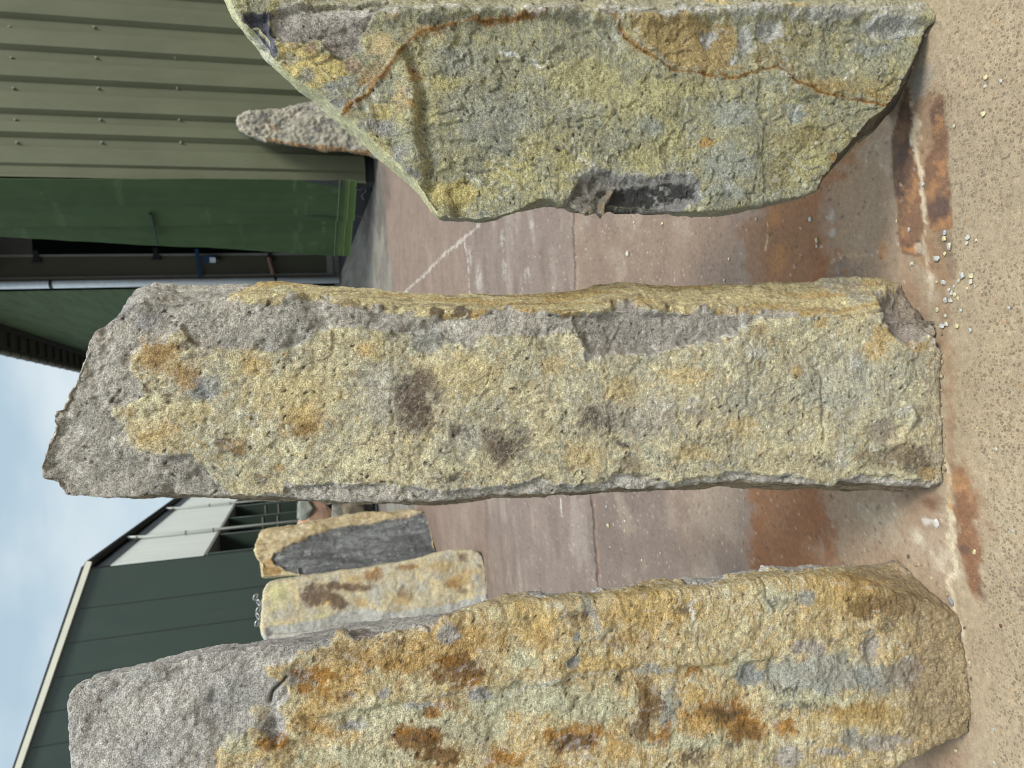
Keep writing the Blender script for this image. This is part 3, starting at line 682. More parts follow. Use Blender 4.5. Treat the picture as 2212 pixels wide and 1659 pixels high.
def paintR(x):
    p = Paint(x, alb(154, 152, 120)); P = p.P
    q = lambda c, cr_, bl, **k: p.blob(c, *scl(cr_, bl), **k)
    p.put(sstep(-.1, .35, p.mf), alb(174, 164, 104), .7)
    p.put(sstep(-.1, .4, fbm(x['V'], 11, 4, .6, 90)), alb(146, 147, 128), .6)
    p.mottle(1.0, (alb(160, 158, 132), alb(182, 170, 108), alb(134, 136, 122), alb(170, 166, 128)), 60, .5)
    q(alb(150, 152, 140), c3, [(1500, 650, 300, 250), (1300, 350, 260, 130), (1950, 500, 300, 240), (700, 450, 120, 60)], a=.7, hard=.6)
    q(alb(178, 168, 100), c3, [(2000, 450, 260, 180), (1300, 1050, 180, 110), (1650, 950, 180, 90), (1900, 900, 100, 100), (850, 780, 90, 60), (1250, 460, 150, 60)], a=.7, hard=.5)
    q(alb(186, 168, 92), c3, [(1300, 1060, 180, 110), (900, 620, 80, 60)], a=.8, hard=.25)
    q(alb(180, 172, 108), c4, [(150, 550, 240, 220), (400, 480, 220, 70), (300, 750, 90, 150), (1000, 870, 220, 200), (150, 850, 150, 120)], a=.65, hard=.6)
    q(alb(150, 155, 146), c4, [(620, 620, 160, 110), (600, 900, 180, 160), (180, 700, 90, 90), (1400, 260, 170, 34), (580, 1050, 150, 60), (940, 590, 80, 60)], a=.8, hard=.5)
    q(alb(146, 132, 82), c4, [(950, 200, 200, 90), (850, 320, 170, 90), (1000, 750, 240, 90), (880, 950, 90, 130)], a=.65, hard=.5)
    p.poly(alb(168, 138, 80), c4([(20, 80), (200, 60), (420, 100), (640, 130), (660, 230), (640, 330), (740, 400), (500, 390), (300, 370), (130, 260)]), a=.8, soft=12, rag=8)
    p.poly(alb(172, 150, 92), c4([(900, 400), (1550, 420), (1500, 560), (1250, 540), (1000, 480)]), a=.6, soft=14, rag=8)
    p.poly(alb(150, 142, 132), greyR, soft=3); p.poly(alb(92, 92, 104), slateR, soft=3)
    m_ = p.poly(alb(196, 176, 100), yelR, soft=3, a=.9)
    q(alb(150, 152, 144), c3, [(400, 335, 45, 36), (500, 420, 60, 40), (650, 480, 90, 50)], a=.7, hard=.4)
    q(alb(158, 130, 108), c3, [(515, 285, 60, 34), (740, 350, 60, 40)], a=.9, hard=.2)
    q(alb(170, 120, 62), c3, [(370, 290, 25, 20), (430, 262, 40, 16), (600, 320, 50, 18), (680, 340, 30, 16), (830, 440, 90, 50), (1060, 420, 60, 60), (1040, 600, 40, 30)], a=.65, hard=.5)
    q(alb(172, 142, 90), c3, [(900, 270, 120, 90), (850, 380, 110, 60), (1150, 200, 150, 60), (960, 90, 60, 40), (1000, 560, 60, 120)], a=.65, hard=.6)
    q(alb(142, 140, 138), c3, [(620, 570, 110, 50), (900, 700, 140, 60), (1000, 830, 80, 70), (1060, 950, 60, 50), (1340, 1180, 60, 30)], a=.85, hard=.4)
    q(alb(196, 188, 130), c3, [(840, 770, 70, 50), (900, 850, 60, 60), (1060, 1020, 60, 60)], a=.7, hard=.4)
    q(alb(120, 108, 80), c3, [(1120, 620, 30, 220), (1190, 950, 26, 70)], a=.5, hard=.7)
    q(BLK, c3, [(1200, 560, 90, 60), (1130, 560, 30, 40), (1280, 170, 90, 60), (1000, 70, 60, 30), (1200, 320, 100, 30), (1200, 600, 60, 40)], a=.7, hard=.9, speck=.25)
    p.line(alb(158, 122, 74), veinR, 15, a=.6, rag=.6, soft=1.5, warp=.7); p.line(alb(144, 92, 50), veinR, 7, a=.85, rag=.55, warp=.5); p.line(alb(104, 66, 44), veinR, 2.4, a=.7, rag=.9, warp=.5)
    p.line(alb(166, 132, 78), veinR2, 14, a=.6, rag=.6, soft=1.5, warp=.7); p.line(alb(152, 102, 54), veinR2, 5.5, a=.85, rag=.5, warp=.5); p.line(alb(118, 78, 44), veinR2, 1.8, a=.8, rag=.8, warp=.5)
    p.line(alb(158, 122, 60), [(a+4, b-14) for a, b in veinR2[8:]], 7, a=.5, rag=1.3)
    p.line(alb(206, 206, 202), c3([(1545, 285), (1640, 315), (1780, 350)]), 3.4, a=.75, rag=1.4)
    p.line(alb(200, 200, 196), c3([(1380, 940), (1450, 1000), (1520, 1040), (1610, 1075)]), 2.6, a=.6, rag=1.8)
    q(alb(172, 172, 168), c4, [(500, 215, 42, 52), (690, 230, 44, 110), (820, 170, 80, 64), (1480, 150, 190, 80), (640, 340, 20, 30)], a=.9, hard=.25)
    q(alb(176, 176, 170), c4, [(1100, 90, 260, 30), (300, 80, 300, 34), (800, 70, 120, 34)], a=.75, hard=.5)
    q(alb(120, 128, 128), c4, [(960, 645, 60, 48)], a=.85, hard=.3)
    q(alb(110, 92, 60), c4, [(800, 330, 110, 110), (890, 560, 60, 90), (200, 340, 40, 30), (360, 270, 30, 40)], a=.55, hard=.8, speck=-.1)
    q(BLK, c4, [(400, 440, 90, 60), (850, 400, 120, 60), (900, 900, 180, 160), (420, 860, 60, 60)], a=.6, hard=1, speck=.45)
    q(alb(176, 130, 64), c4, [(480, 780, 40, 34), (1160, 850, 34, 30)], a=.85)
    q(alb(206, 204, 198), c4, [(430, 1080, 40, 40), (590, 1040, 40, 20), (560, 800, 26, 40)], a=.5, hard=.6, speck=-.2)
    # the broken corner
    p4 = x['px']+(P-x['px'])*.5; k = dict(rag=1.5)
    mr = p.poly(alb(134, 132, 128), rimR, soft=4, rag=2)
    p.poly(alb(120, 114, 104), chip2, soft=3, rag=2); q(alb(146, 130, 108), c8, [(830, 400, 60, 40)], a=.8, hard=.4)
    p.poly(alb(64, 63, 62), chip, soft=7, rag=3)
    p.line(alb(132, 110, 72), c8([(950, 280), (905, 350), (880, 425)]), 5, a=.9, rag=.4)
    p.line(alb(150, 150, 146), c8([(1160, 260), (1150, 330), (1135, 385)]), 1.2, a=.7, rag=.5)
    p.line(alb(186, 184, 180), rimR[:12], 3, a=.55, rag=1.6)
    p.poly(alb(168, 164, 152), [(600, 0), (2010, 0), (2005, 40), (1960, 52), (1900, 34), (1800, 48), (1700, 40), (1560, 50), (1420, 36), (1330, 44), (1200, 30), (1000, 26), (820, 34), (700, 60), (620, 60)], a=.6, soft=12, rag=8)
    # right of the long ridge
    rg = sstep(30, 14, p.P[:, 1])*sstep(640, 760, p.P[:, 0])
    p.put(rg, alb(178, 170, 132), .6)
    p.line(alb(196, 192, 180), [(640, 22), (800, 28), (1000, 20), (1200, 30), (1334, 22), (1500, 30), (1620, 28), (1760, 30), (1900, 22), (1990, 14)], 8, a=.6, rag=1.3)
    q(alb(206, 176, 96), c4, [(560, 12, 100, 24), (960, 40, 100, 16)], a=.9, hard=.3)
    # weathered top edge with daylight painted in, flanks
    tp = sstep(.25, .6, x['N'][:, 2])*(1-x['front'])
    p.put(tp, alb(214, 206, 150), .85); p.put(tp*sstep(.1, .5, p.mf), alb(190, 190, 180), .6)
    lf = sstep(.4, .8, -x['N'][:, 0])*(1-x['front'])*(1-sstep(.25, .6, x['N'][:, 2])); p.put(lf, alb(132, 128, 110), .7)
    un = sstep(.3, .6, -x['N'][:, 2]); p.put(un, alb(92, 76, 64), .9)  # shade of the overhanging underside put into the colour
    p.put(x['m']['pit']*x['front'], BLK, .6)
    return p.finish(.18), None
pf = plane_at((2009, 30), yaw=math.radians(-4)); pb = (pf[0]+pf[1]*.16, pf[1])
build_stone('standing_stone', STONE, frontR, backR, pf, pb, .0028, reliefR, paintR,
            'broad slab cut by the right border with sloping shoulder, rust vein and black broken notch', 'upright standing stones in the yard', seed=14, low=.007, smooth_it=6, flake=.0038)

# ================================================================== ground
def grid_axis(parts):
    a = [parts[0][0]]
    for x0, x1, s0, s1 in parts:
        x = x0; s = s0
        n = max(1, int(round(2*(x1-x0)/(s0+s1)))); st = np.linspace(s0, s1, n); st *= (x1-x0)/st.sum()
        a += list(x0+np.cumsum(st))
    return np.array(a)
gx = grid_axis([(-400, -30, 60, 5), (-30, -4, 5, .2), (-4, -1.35, .1, .014), (-1.35, 1.35, .0065, .0065), (1.35, 4, .014, .1), (4, 30, .2, 5), (30, 400, 5, 60)])
gy = grid_axis([(-60, 0, 8, .5), (0, 1.1, .1, .02), (1.1, 3.0, .0065, .0065), (3.0, 6, .0065, .03), (6, 14, .03, .12), (14, 60, .12, 4), (60, 600, 4, 80)])
GX, GY = np.meshgrid(gx, gy, indexing='xy')
V = np.stack([GX.ravel(), GY.ravel(), np.zeros(GX.size)], 1)
nx, ny = len(gx), len(gy)
ii = (np.arange(ny-1)[:, None]*nx+np.arange(nx-1)[None]).ravel()
Q = np.stack([ii, ii+1, ii+1+nx, ii+nx], 1)
gctx = dict(V=V, seed=50)
Vw = V*np.array([1, 1, 1.])
def gp(pts): return [tuple(on_ground([p[:2]])[0][:2]) for p in pts]
w1 = fbm(Vw, 12, 5, .6, 1); w2 = fbm(Vw, 12, 5, .6, 2); wf = fbm(Vw, 30, 4, .65, 3); hf = fbm(Vw, 90, 3, .7, 4); mf = fbm(Vw, 4, 4, .6, 5); lf = fbm(Vw, 1.1, 4, .55, 6)
Pw = V[:, :2]+np.stack([w1, w2], 1)*.02
gcol = np.tile(alb(166, 146, 116), (len(V), 1)); agg = np.zeros(len(V))
def gput(m_, c, a=1.0):
    global gcol
    m_ = np.clip(m_*a, 0, 1)[:, None]; gcol = gcol*(1-m_)+np.asarray(c)*m_
Yd = V[:, 1]; # distance
# band limits follow lines seen in the picture, mapped to the ground
def line_side(pa, pb, soft, rag=0.03):
    a, b = on_ground([pa, pb]); d = (b-a)[:2]; n = np.array([-d[1], d[0]]); n /= np.linalg.norm(n)
    if n[1] < 0: n = -n
    s = (V[:, :2]-a[:2]) @ n + rag*w1
    return sstep(-soft, soft, s)          # 1 = farther than the line
near_edge = line_side((1965, 300), (2035, 1150), .03, .05)
agg = (1-line_side((2060, 560), (2105, 1250), .05, .08))
gput(1-near_edge, alb(168, 148, 117))
# beyond the near strip: dusty tan, then red rust band, then grey-mauve slabs
gput(near_edge, alb(160, 130, 102))
gput(near_edge*sstep(-.2, .5, mf), alb(176, 156, 130), .6)
redA = line_side((1825, 560), (1775, 1150), .06, .10); redA2 = line_side((1640, 520), (1615, 1180), .035, .05); greyB = line_side((1590, 500), (1600, 1180), .03, .03)
gput(redA, alb(144, 86, 54), .95); gput(redA*sstep(0, .5, mf), alb(152, 104, 72), .6)
gput(redA2, alb(140, 122, 106), .9)
gput(greyB, alb(122, 103, 91), 1)
gput(greyB*sstep(-.1, .5, lf), alb(146, 118, 97), .6)
gput(greyB*sstep(.15, .6, mf), alb(150, 132, 112), .5)
j1 = line_side((1240, 560), (1290, 1262), .015, .004)
gput(j1, alb(132, 112, 100), .9)
st = fbm(V*np.array([.35, 1, 1]), 7, 5, .65, 9)
gput(j1*sstep(.15, .6, st), alb(160, 144, 128), .5)
gput(j1*sstep(.15, .6, -st), alb(116, 96, 84), .6)
j2 = line_side((1045, 1100), (1055, 1290), .02, .01); gput(j2, alb(142, 116, 100), .6)
far = line_side((842, 560), (850, 640), .10, .05); gput(far, alb(122, 112, 100), .9)
gput(far*sstep(-.1, .3, fbm(V, 2.2, 4, .6, 19)), alb(138, 132, 120), .8)
cellg = cells(V*np.array([1, 1, 0]), 3.2, 4)[0]
gput(far*sstep(.30, .18, cellg), alb(84, 82, 74), .55)
vfar = sstep(30, 60, Yd); gput(vfar, alb(120, 116, 108), .8)
def gpoly(c, pts, a=1.0, soft=.012, rag=.010, m2=None, wk=1.0):
    m_ = sstep(0, soft, poly_sd(V[:, :2]+(Pw-V[:, :2])*wk, gp(pts))+rag*wf)
    if m2 is not None: m_ = m_*m2
    gput(m_, c, a)
def gline(c, pts, wd, a=1.0, rag=.8):
    d = wd*(1+rag*wf)-line_dist(Pw, gp(pts)); gput(sstep(0, wd*.6+.001, d), c, a)
def gblob(c, pts, a=1.0, hard=.4, m2=None):
    for (x, y, r) in pts:
        q = gp([(x, y)])[0]; d = 1-np.sqrt(((Pw-np.array(q))**2).sum(1))/r+.5*wf
        m_ = sstep(0, hard, d)
        gput(m_ if m2 is None else m_*m2, c, a)
# brown dusty slab left of the right stone's foot
gpoly(alb(150, 120, 96), c4([(1280, 850), (1480, 740), (1500, 1000), (1540, 1400), (1300, 1380), (1150, 1480), (1050, 1250), (1100, 1000)]), a=.8, soft=.05, rag=.03)
gpoly(alb(140, 94, 66), c4([(620, 1150), (840, 1120), (900, 1080), (1080, 1060), (1130, 1200), (1100, 1480), (950, 1600), (700, 1600)]), a=.75, soft=.05, rag=.03)
gblob(alb(170, 110, 62), [(1672, 470, .05), (1690, 560, .06), (1900, 545, .03)], a=.7, hard=.8)
gpoly(alb(196, 160, 118), c8([(1930, 620), (1990, 575), (2110, 570), (2110, 600), (2000, 610), (1950, 650)]), a=.8)
gblob(alb(112, 98, 92), [(1815, 578, .05), (1850, 590, .03)], a=.7, hard=.5, m2=sstep(-.2, .3, hf))
gblob(alb(176, 166, 156), [(1798, 470, .03), (1803, 500, .025)], a=.7, hard=.8)
gline(alb(204, 168, 124), c8([(1660, 430), (1665, 480), (1650, 550)]), .006, a=.8)
# rusty strips and the pale mortar line between them
stripA = g1([(340, 425), (375, 430), (388, 700), (410, 850), (428, 1050), (440, 1180), (425, 1290), (318, 1300), (305, 1210), (290, 1040), (275, 850), (265, 690), (300, 560)])
stripB = g1([(455, 575), (480, 495), (528, 475), (545, 640), (560, 850), (575, 1050), (590, 1160), (540, 1160), (470, 1180), (440, 1050), (425, 900), (432, 800), (468, 740)])
gpoly(alb(150, 140, 124), g1([(390, 300), (470, 290), (480, 480), (450, 600), (440, 700), (385, 650), (380, 480)]), a=.8)
gpoly(alb(150, 112, 80), [(1940, 200), (2030, 190), (2072, 600), (2050, 640), (1950, 560), (1922, 330)], a=.7, soft=.03, rag=.02)
gpoly(alb(156, 128, 98), c4([(1150, 900), (1450, 720), (1500, 900), (1530, 1300), (1330, 1400), (1180, 1450)]), a=.6, soft=.06, rag=.04)
for s_ in (stripA, stripB):
    gpoly(alb(126, 88, 66), s_, a=.95, soft=.005, rag=.004, wk=.25)
    m_ = sstep(0, .01, poly_sd(V[:, :2]+(Pw-V[:, :2])*.25, gp(s_)))
    gput(m_*sstep(0, .5, fbm(V, 16, 4, .6, 31)), alb(92, 70, 62), .85); gput(m_*sstep(.1, .6, fbm(V, 26, 4, .65, 32)), alb(176, 120, 76), .7)
gpoly(alb(192, 124, 66), g1([(320, 1230), (420, 1240), (420, 1290), (320, 1295)]), a=.8)
gpoly(alb(128, 106, 90), g1([(480, 1170), (590, 1160), (598, 1400), (560, 1400), (540, 1280)]), a=.6)
gline(alb(206, 186, 152), g1([(372, 430), (385, 560), (398, 700), (410, 850), (420, 1000), (432, 1120), (440, 1220), (470, 1400), (485, 1500)]), .0075, a=.9)
gblob(alb(200, 188, 164), [(2010, 602, .02), (2016, 640, .018), (1990, 545, .015)], a=.7, hard=.8)
stripC = g2([(540, 150), (660, 150), (680, 300), (700, 450), (722, 620), (722, 900), (690, 870), (620, 740), (585, 640), (560, 520), (550, 400), (535, 250)])
gpoly(alb(132, 86, 60), stripC, a=.95, soft=.02, rag=.015)
m_ = sstep(0, .02, poly_sd(Pw, gp(stripC)))
gput(m_*sstep(0, .4, fbm(V, 14, 4, .6, 33)), alb(98, 74, 64), .8); gput(m_*sstep(.15, .5, fbm(V, 16, 4, .6, 36)), alb(180, 128, 84), .7)
gpoly(alb(124, 84, 64), g2([(400, 280), (525, 270), (530, 410), (460, 400), (380, 330)]), a=.85, soft=.03, rag=.02)
gline(alb(150, 112, 82), [(2010, 515), (2030, 640), (2045, 760), (2048, 900), (2056, 1000)], .020, a=.5, rag=1.2)
gblob(alb(142, 100, 74), [(2092, 1010, .05), (2100, 1080, .05), (2110, 1150, .05)], a=.6, hard=.9)
gline(alb(208, 190, 156), g2([(528, 150), (532, 250), (545, 400), (555, 560), (560, 700), (555, 790), (600, 900), (620, 1000), (625, 1110)]), .008, a=.9)
gline(alb(196, 138, 70), g2([(528, 230), (545, 380)]), .006, a=.8)
gblob(alb(200, 186, 160), [(2000, 1170, .03), (1985, 1150, .035), (2030, 1220, .03), (2040, 1185, .03), (2060, 1230, .02)], a=.65, hard=1.0)
gblob(alb(206, 200, 190), [(2010, 1124, .018), (2023, 1126, .012)], a=.9, hard=.4)
gblob(alb(176, 158, 130), [(1880, 1120, .09), (1930, 1150, .07)], a=.6, hard=.9)
gblob(alb(132, 100, 76), [(2000, 1655, .03), (2100, 1560, .03)], a=.5, hard=.9)
# joints, cracks and pale streaks of the slabs
gline(alb(88, 74, 66), [(1238, 455), (1240, 560), (1243, 620)], .018, a=1, rag=.3); gline(alb(150, 112, 90), [(1246, 455), (1248, 560), (1251, 620)], .014, a=.5)
gline(alb(76, 62, 56), g3([(765, 110), (780, 300), (795, 495)]), .017, a=1, rag=.3); gline(alb(160, 116, 92), g3([(778, 110), (793, 300), (808, 495)]), .014, a=.55)
gline(alb(106, 88, 80), g3([(330, 130), (340, 520)]), .02, a=.7); gline(alb(214, 206, 190), g3([(635, 105), (645, 190)]), .010, a=.8)
gline(alb(206, 196, 180), [(1040, 483), (1000, 515), (960, 550), (920, 590), (870, 635)], .018, a=.6, rag=1.4)
gline(alb(200, 192, 180), c8([(265, 520), (280, 600), (290, 760)]), .014, a=.8)
gline(alb(104, 96, 90), c8([(262, 530), (275, 620), (284, 760)]), .006, a=.8, rag=.3)
gblob(alb(190, 182, 170), [(1015, 560, .12), (1035, 600, .14), (1085, 520, .10), (1090, 580, .10), (1150, 500, .08), (1140, 590, .08)], a=.6, hard=1.1, m2=sstep(-.35, .25, wf))
gblob(alb(184, 176, 164), [(1110, 1120, .10), (1180, 1160, .10), (1150, 1220, .08)], a=.22, hard=1.1, m2=sstep(-.2, .3, wf))
gpoly(alb(66, 64, 60), [(800, 300), (835, 330), (850, 400), (835, 500), (815, 540), (805, 480), (812, 380)], a=.45, soft=.3, rag=.15)
# dirt that gathers against the near stones
sp = sstep(.86, .95, hf)*sstep(8, 3, Yd); gput(sp*near_edge, alb(196, 186, 168), .45)
gput(sstep(.82, .92, -hf)*near_edge*sstep(8, 3, Yd), alb(84, 70, 60), .6)
gcol *= (1+.14*hf+.10*mf+.07*w1)[:, None]
L = gcol @ np.array([.3, .6, .1]); gcol = L[:, None]+(gcol-L[:, None])*.84
rg_ = np.maximum(gcol[:, 0]-gcol[:, 1]*1.3, 0); gcol[:, 1] += .04*rg_; gcol[:, 2] -= .08*rg_
gm, t, bs = material('worn concrete')
at = node(t, 'ShaderNodeAttribute', attribute_name='Col'); ag = node(t, 'ShaderNodeAttribute', attribute_name='agg')
tcn = node(t, 'ShaderNodeTexCoord'); o_ = tcn.outputs['Object']
wn = node(t, 'ShaderNodeTexNoise'); wn.inputs['Scale'].default_value = 60; t.links.new(o_, wn.inputs['Vector'])
wv = node(t, 'ShaderNodeMix', data_type='RGBA'); wv.inputs[0].default_value = .008; t.links.new(o_, wv.inputs[6]); t.links.new(wn.outputs['Color'], wv.inputs[7])
vo = node(t, 'ShaderNodeTexVoronoi'); vo.inputs['Scale'].default_value = 135; t.links.new(wv.outputs[2], vo.inputs['Vector'])
sc_ = node(t, 'ShaderNodeSeparateColor'); t.links.new(vo.outputs['Color'], sc_.inputs[0])
thr = maprange(t, sc_.outputs[0], 0, 1, .06, .62)
peb = mathn(t, 'LESS_THAN', vo.outputs['Distance'], thr)
wear = maprange(t, noise_n(t, o_, 5, 4, .6), .34, .5, .25, 1.0)
fac = mathn(t, 'MULTIPLY', mathn(t, 'MULTIPLY', peb, wear), mathn(t, 'MULTIPLY', ag.outputs['Fac'], .66))
pc = node(t, 'ShaderNodeValToRGB'); els = pc.color_ramp.elements
els[0].position = 0; els[0].color = (*alb(122, 104, 80), 1); els[1].position = 1; els[1].color = (*alb(170, 134, 96), 1)
e = els.new(.35); e.color = (*alb(96, 84, 68), 1); e = els.new(.6); e.color = (*alb(138, 116, 88), 1); e = els.new(.8); e.color = (*alb(110, 104, 94), 1)
t.links.new(sc_.outputs[1], pc.inputs[0])
c_ = mixrgb(t, fac, at.outputs['Color'], pc.outputs[0])
f1 = noise_n(t, o_, 330, 3, .65); f2 = noise_n(t, o_, 70, 4, .6)
gg = mathn(t, 'MULTIPLY', maprange(t, f1, .3, .7, .74, 1.26), maprange(t, f2, .3, .7, .86, 1.14))
cv = node(t, 'ShaderNodeCombineColor')
for i in range(3): t.links.new(gg, cv.inputs[i])
t.links.new(mixrgb(t, 1.0, c_, cv.outputs[0], 'MULTIPLY'), bs.inputs['Base Color'])
bs.inputs['Roughness'].default_value = .8; bs.inputs['Specular IOR Level'].default_value = .35
b1 = node(t, 'ShaderNodeBump'); b1.inputs['Strength'].default_value = .5; b1.inputs['Distance'].default_value = .002
t.links.new(f1, b1.inputs['Height'])
b2 = node(t, 'ShaderNodeBump'); b2.inputs['Strength'].default_value = .5; b2.inputs['Distance'].default_value = .002
t.links.new(f2, b2.inputs['Height']); t.links.new(b1.outputs[0], b2.inputs['Normal']); t.links.new(b2.outputs[0], bs.inputs['Normal'])
V[:, 2] = .0015*mf*sstep(6, 2, Yd)-.004*0
g = mesh_np('ground', V, Q, gm, col=gcol, extra={'agg': agg})
tag(g, kind='structure')

# ================================================================== the sheds round the yard
_d = ray([(612, 905)])[0]; _d[2] = 0; D = _d/np.linalg.norm(_d); Rt = np.array([D[1], -D[0], 0.0]); UP = np.array([0, 0, 1.0])
OLIVE = paint_material('olive cladding', (104, 108, 84), .5, .14, (1.2, 1.2, .5), .03, spec=.3, k=.74, dirt=(120, 116, 96), dirt_amt=.25)
OLIVE2 = paint_material('olive jamb sheet', (92, 88, 68), .5, .12, (1, 1, .6), .004)
GREENW = paint_material('green cladding', (82, 98, 72), .75, .22, (.5, .5, 5), .01, dirt=(128, 138, 108), dirt_amt=.4, k=.9, spec=.2)
DGREEN = paint_material('dark green panel', (58, 74, 64), .38, .07, (.4, .4, .2), 0, dirt=(70, 84, 74), dirt_amt=.2)
JOINT = paint_material('panel joint', (30, 40, 34), .6, .05)
CREAMT = paint_material('cream verge trim', (228, 226, 208), .5, .05, k=.8)
WHITEP = paint_material('white downpipe', (214, 220, 226), .35, .06, (2, 2, 3), dirt=(150, 150, 145), dirt_amt=.3, k=1.0)
SILVER = paint_material('silver cladding', (214, 218, 212), .35, .05, (1, 1, .3), 0, metal=.1, k=1.0)
DARK = paint_material('dark trim', (46, 46, 44), .6, .15, (2, 2, 2))
SOFF = paint_material('brown grey soffit', (74, 68, 62), .7, .15, (1, 1, 1))
BLACKM = paint_material('black steel', (26, 27, 30), .5, .2, (8, 8, 8))
INNER = paint_material('shade black interior sheet', (16, 17, 24), .8, .2)
GREYT = paint_material('grey trim', (150, 148, 140), .5, .1)
BLUE = paint_material('blue painted steel', (42, 76, 116), .4, .1, (10, 10, 10))
PINK = paint_material('rust primed rod', (160, 122, 104), .6, .15, (10, 10, 10))
YBR = paint_material('ochre stained rail', (140, 106, 50), .6, .4, (4, 4, 14))
CONC = paint_material('grey concrete', (128, 124, 114), .85, .2, (6, 6, 6), .004)
CHROME = paint_material('galvanised steel', (190, 190, 190), .3, .05, (20, 20, 20), metal=.9)
O1 = on_ground([(812, 385)])[0]                       # near left corner of the olive shed
def loc(px, b=0.0):
    """point on the plane b metres behind the olive wall -> (a, z) in the wall's own axes"""
    p = on_plane([px], O1+D*b, D)[0]; return (p-O1) @ Rt, p[2]
def Wp(a, b, z): return O1+Rt*a+D*b+UP*z
shed = empty('warehouse', O1, 'olive green corrugated shed filling the right background, with an open side doorway and dark eaves', 'building')
# corrugated front: crown / slope / valley / rise
edges = []
starts = [-25-67*k for k in range(26)][::-1]+[42, 108, 174, 242, 291]
prof = []
for y in starts:
    v = 21 if y < 240 else (19 if y > 280 else 16)
    prof += [(y, 0.0), (y+9, .07), (y+9+v, .07), (y+12+v, 0.0)]
prof += [(356, 0.0), (361, .035), (380, .035), (381, -.012), (386, -.012)]
pa = [(loc((248, y))[0], dd) for y, dd in prof]
zb = loc((788, 350))[1]; ztop = 9.0
mb = MB()
for (a0, d0), (a1, d1) in zip(pa[:-1], pa[1:]):
    nz = 1
    mb.add([Wp(a0, d0, zb), Wp(a1, d1, zb), Wp(a1, d1, ztop), Wp(a0, d0, ztop), Wp(a0, d0+.004+.1, zb), Wp(a1, d1+.104, zb), Wp(a1, d1+.104, ztop), Wp(a0, d0+.104, ztop)],
           [(0, 1, 2, 3), (5, 4, 7, 6), (0, 4, 5, 1), (3, 2, 6, 7)])
mb.build('wall', OLIVE, shed)
mb = MB(); a0 = pa[0][0]
mb.hexa([Wp(a0, .14, 0), Wp(-.02, .14, 0), Wp(-.02, .4, 0), Wp(a0, .4, 0), Wp(a0, .14, zb+.05), Wp(-.02, .14, zb+.05), Wp(-.02, .4, zb+.05), Wp(a0, .4, zb+.05)])
mb.build('plinth', DARK, shed)
me_s = None; SCREWM = paint_material('screw cap', (150, 156, 138), .5, .1)
for y in starts[-8:]:
    for xr in (30, 213, 384, 551):
        c = on_plane([(xr+.066*(y-250)*(1 if xr < 400 else 1.2)+4, y+17)], O1+D*.063, D)[0]
        if c[2] < zb: continue
        if me_s is None:
            mb = MB(); mb.tube([c-D*.0, c-D*.012], [.020, .020], 10); mb.tube([c-D*.013, c-D*.03], [.015, .011], 6)
            s0 = mb.build('screw', SCREWM, shed, origin=c); s0.location = Vector(c)-Vector(O1); me_s = s0
        else:
            s1 = me_s.copy(); C.objects.link(s1); s1.parent = shed; s1.location = Vector(c)-Vector(O1)
# side, back and roof so that the doorway opens into a room, its darkness put into the sheet colour
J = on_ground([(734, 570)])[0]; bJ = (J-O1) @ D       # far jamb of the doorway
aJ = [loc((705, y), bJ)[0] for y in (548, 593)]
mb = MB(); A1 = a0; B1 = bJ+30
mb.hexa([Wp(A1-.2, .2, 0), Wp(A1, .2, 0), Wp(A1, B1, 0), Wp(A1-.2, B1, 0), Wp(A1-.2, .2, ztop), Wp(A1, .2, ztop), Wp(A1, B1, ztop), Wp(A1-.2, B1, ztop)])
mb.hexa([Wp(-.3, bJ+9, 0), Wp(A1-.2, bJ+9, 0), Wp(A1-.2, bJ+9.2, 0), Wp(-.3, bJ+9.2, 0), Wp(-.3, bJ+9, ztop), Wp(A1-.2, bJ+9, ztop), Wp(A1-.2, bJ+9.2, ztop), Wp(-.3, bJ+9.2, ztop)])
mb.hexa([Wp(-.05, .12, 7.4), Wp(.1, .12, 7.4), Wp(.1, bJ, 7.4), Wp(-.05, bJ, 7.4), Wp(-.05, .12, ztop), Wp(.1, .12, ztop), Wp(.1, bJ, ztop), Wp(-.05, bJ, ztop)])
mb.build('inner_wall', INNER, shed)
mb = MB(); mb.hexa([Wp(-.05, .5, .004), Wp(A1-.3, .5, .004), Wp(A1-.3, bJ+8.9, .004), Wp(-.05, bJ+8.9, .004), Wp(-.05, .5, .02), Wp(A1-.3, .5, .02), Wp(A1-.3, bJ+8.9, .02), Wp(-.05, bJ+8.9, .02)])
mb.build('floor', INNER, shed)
# jamb
zj = loc((709, 570), bJ)[1]
mb = MB()
def slab(mb, a0, a1, b0, b1, z0, z1): mb.hexa([Wp(a0, b0, z0), Wp(a1, b0, z0), Wp(a1, b1, z0), Wp(a0, b1, z0), Wp(a0, b0, z1), Wp(a1, b0, z1), Wp(a1, b1, z1), Wp(a0, b1, z1)])
slab(mb, aJ[1], aJ[0], bJ, bJ+.35, zj, ztop-.01); jm = mb.build('door_jamb', OLIVE2, shed)
mb = MB(); slab(mb, aJ[1]-.02, aJ[0]+.02, bJ-.05, bJ+.4, 0, zj-.003); mb.build('plinth', CONC, shed)
mb = MB(); slab(mb, aJ[1]-.02, aJ[0]-.02, bJ-.075, bJ-.052, zj-.10, zj+.04); mb.build('kick_strip', GREYT, shed)
mb = MB(); slab(mb, aJ[0]-.03, aJ[0]+.02, bJ-.03, bJ-.003, zj, ztop-.02); mb.build('door_track', GREYT, shed)
mb = MB(); q = [loc((300, y), bJ)[0] for y in (600, 604, 596)]; slab(mb, q[0]-.02, q[2], bJ-.06, bJ-.02, .25, ztop-.03); mb.build('edge_trim', GREYT, shed)
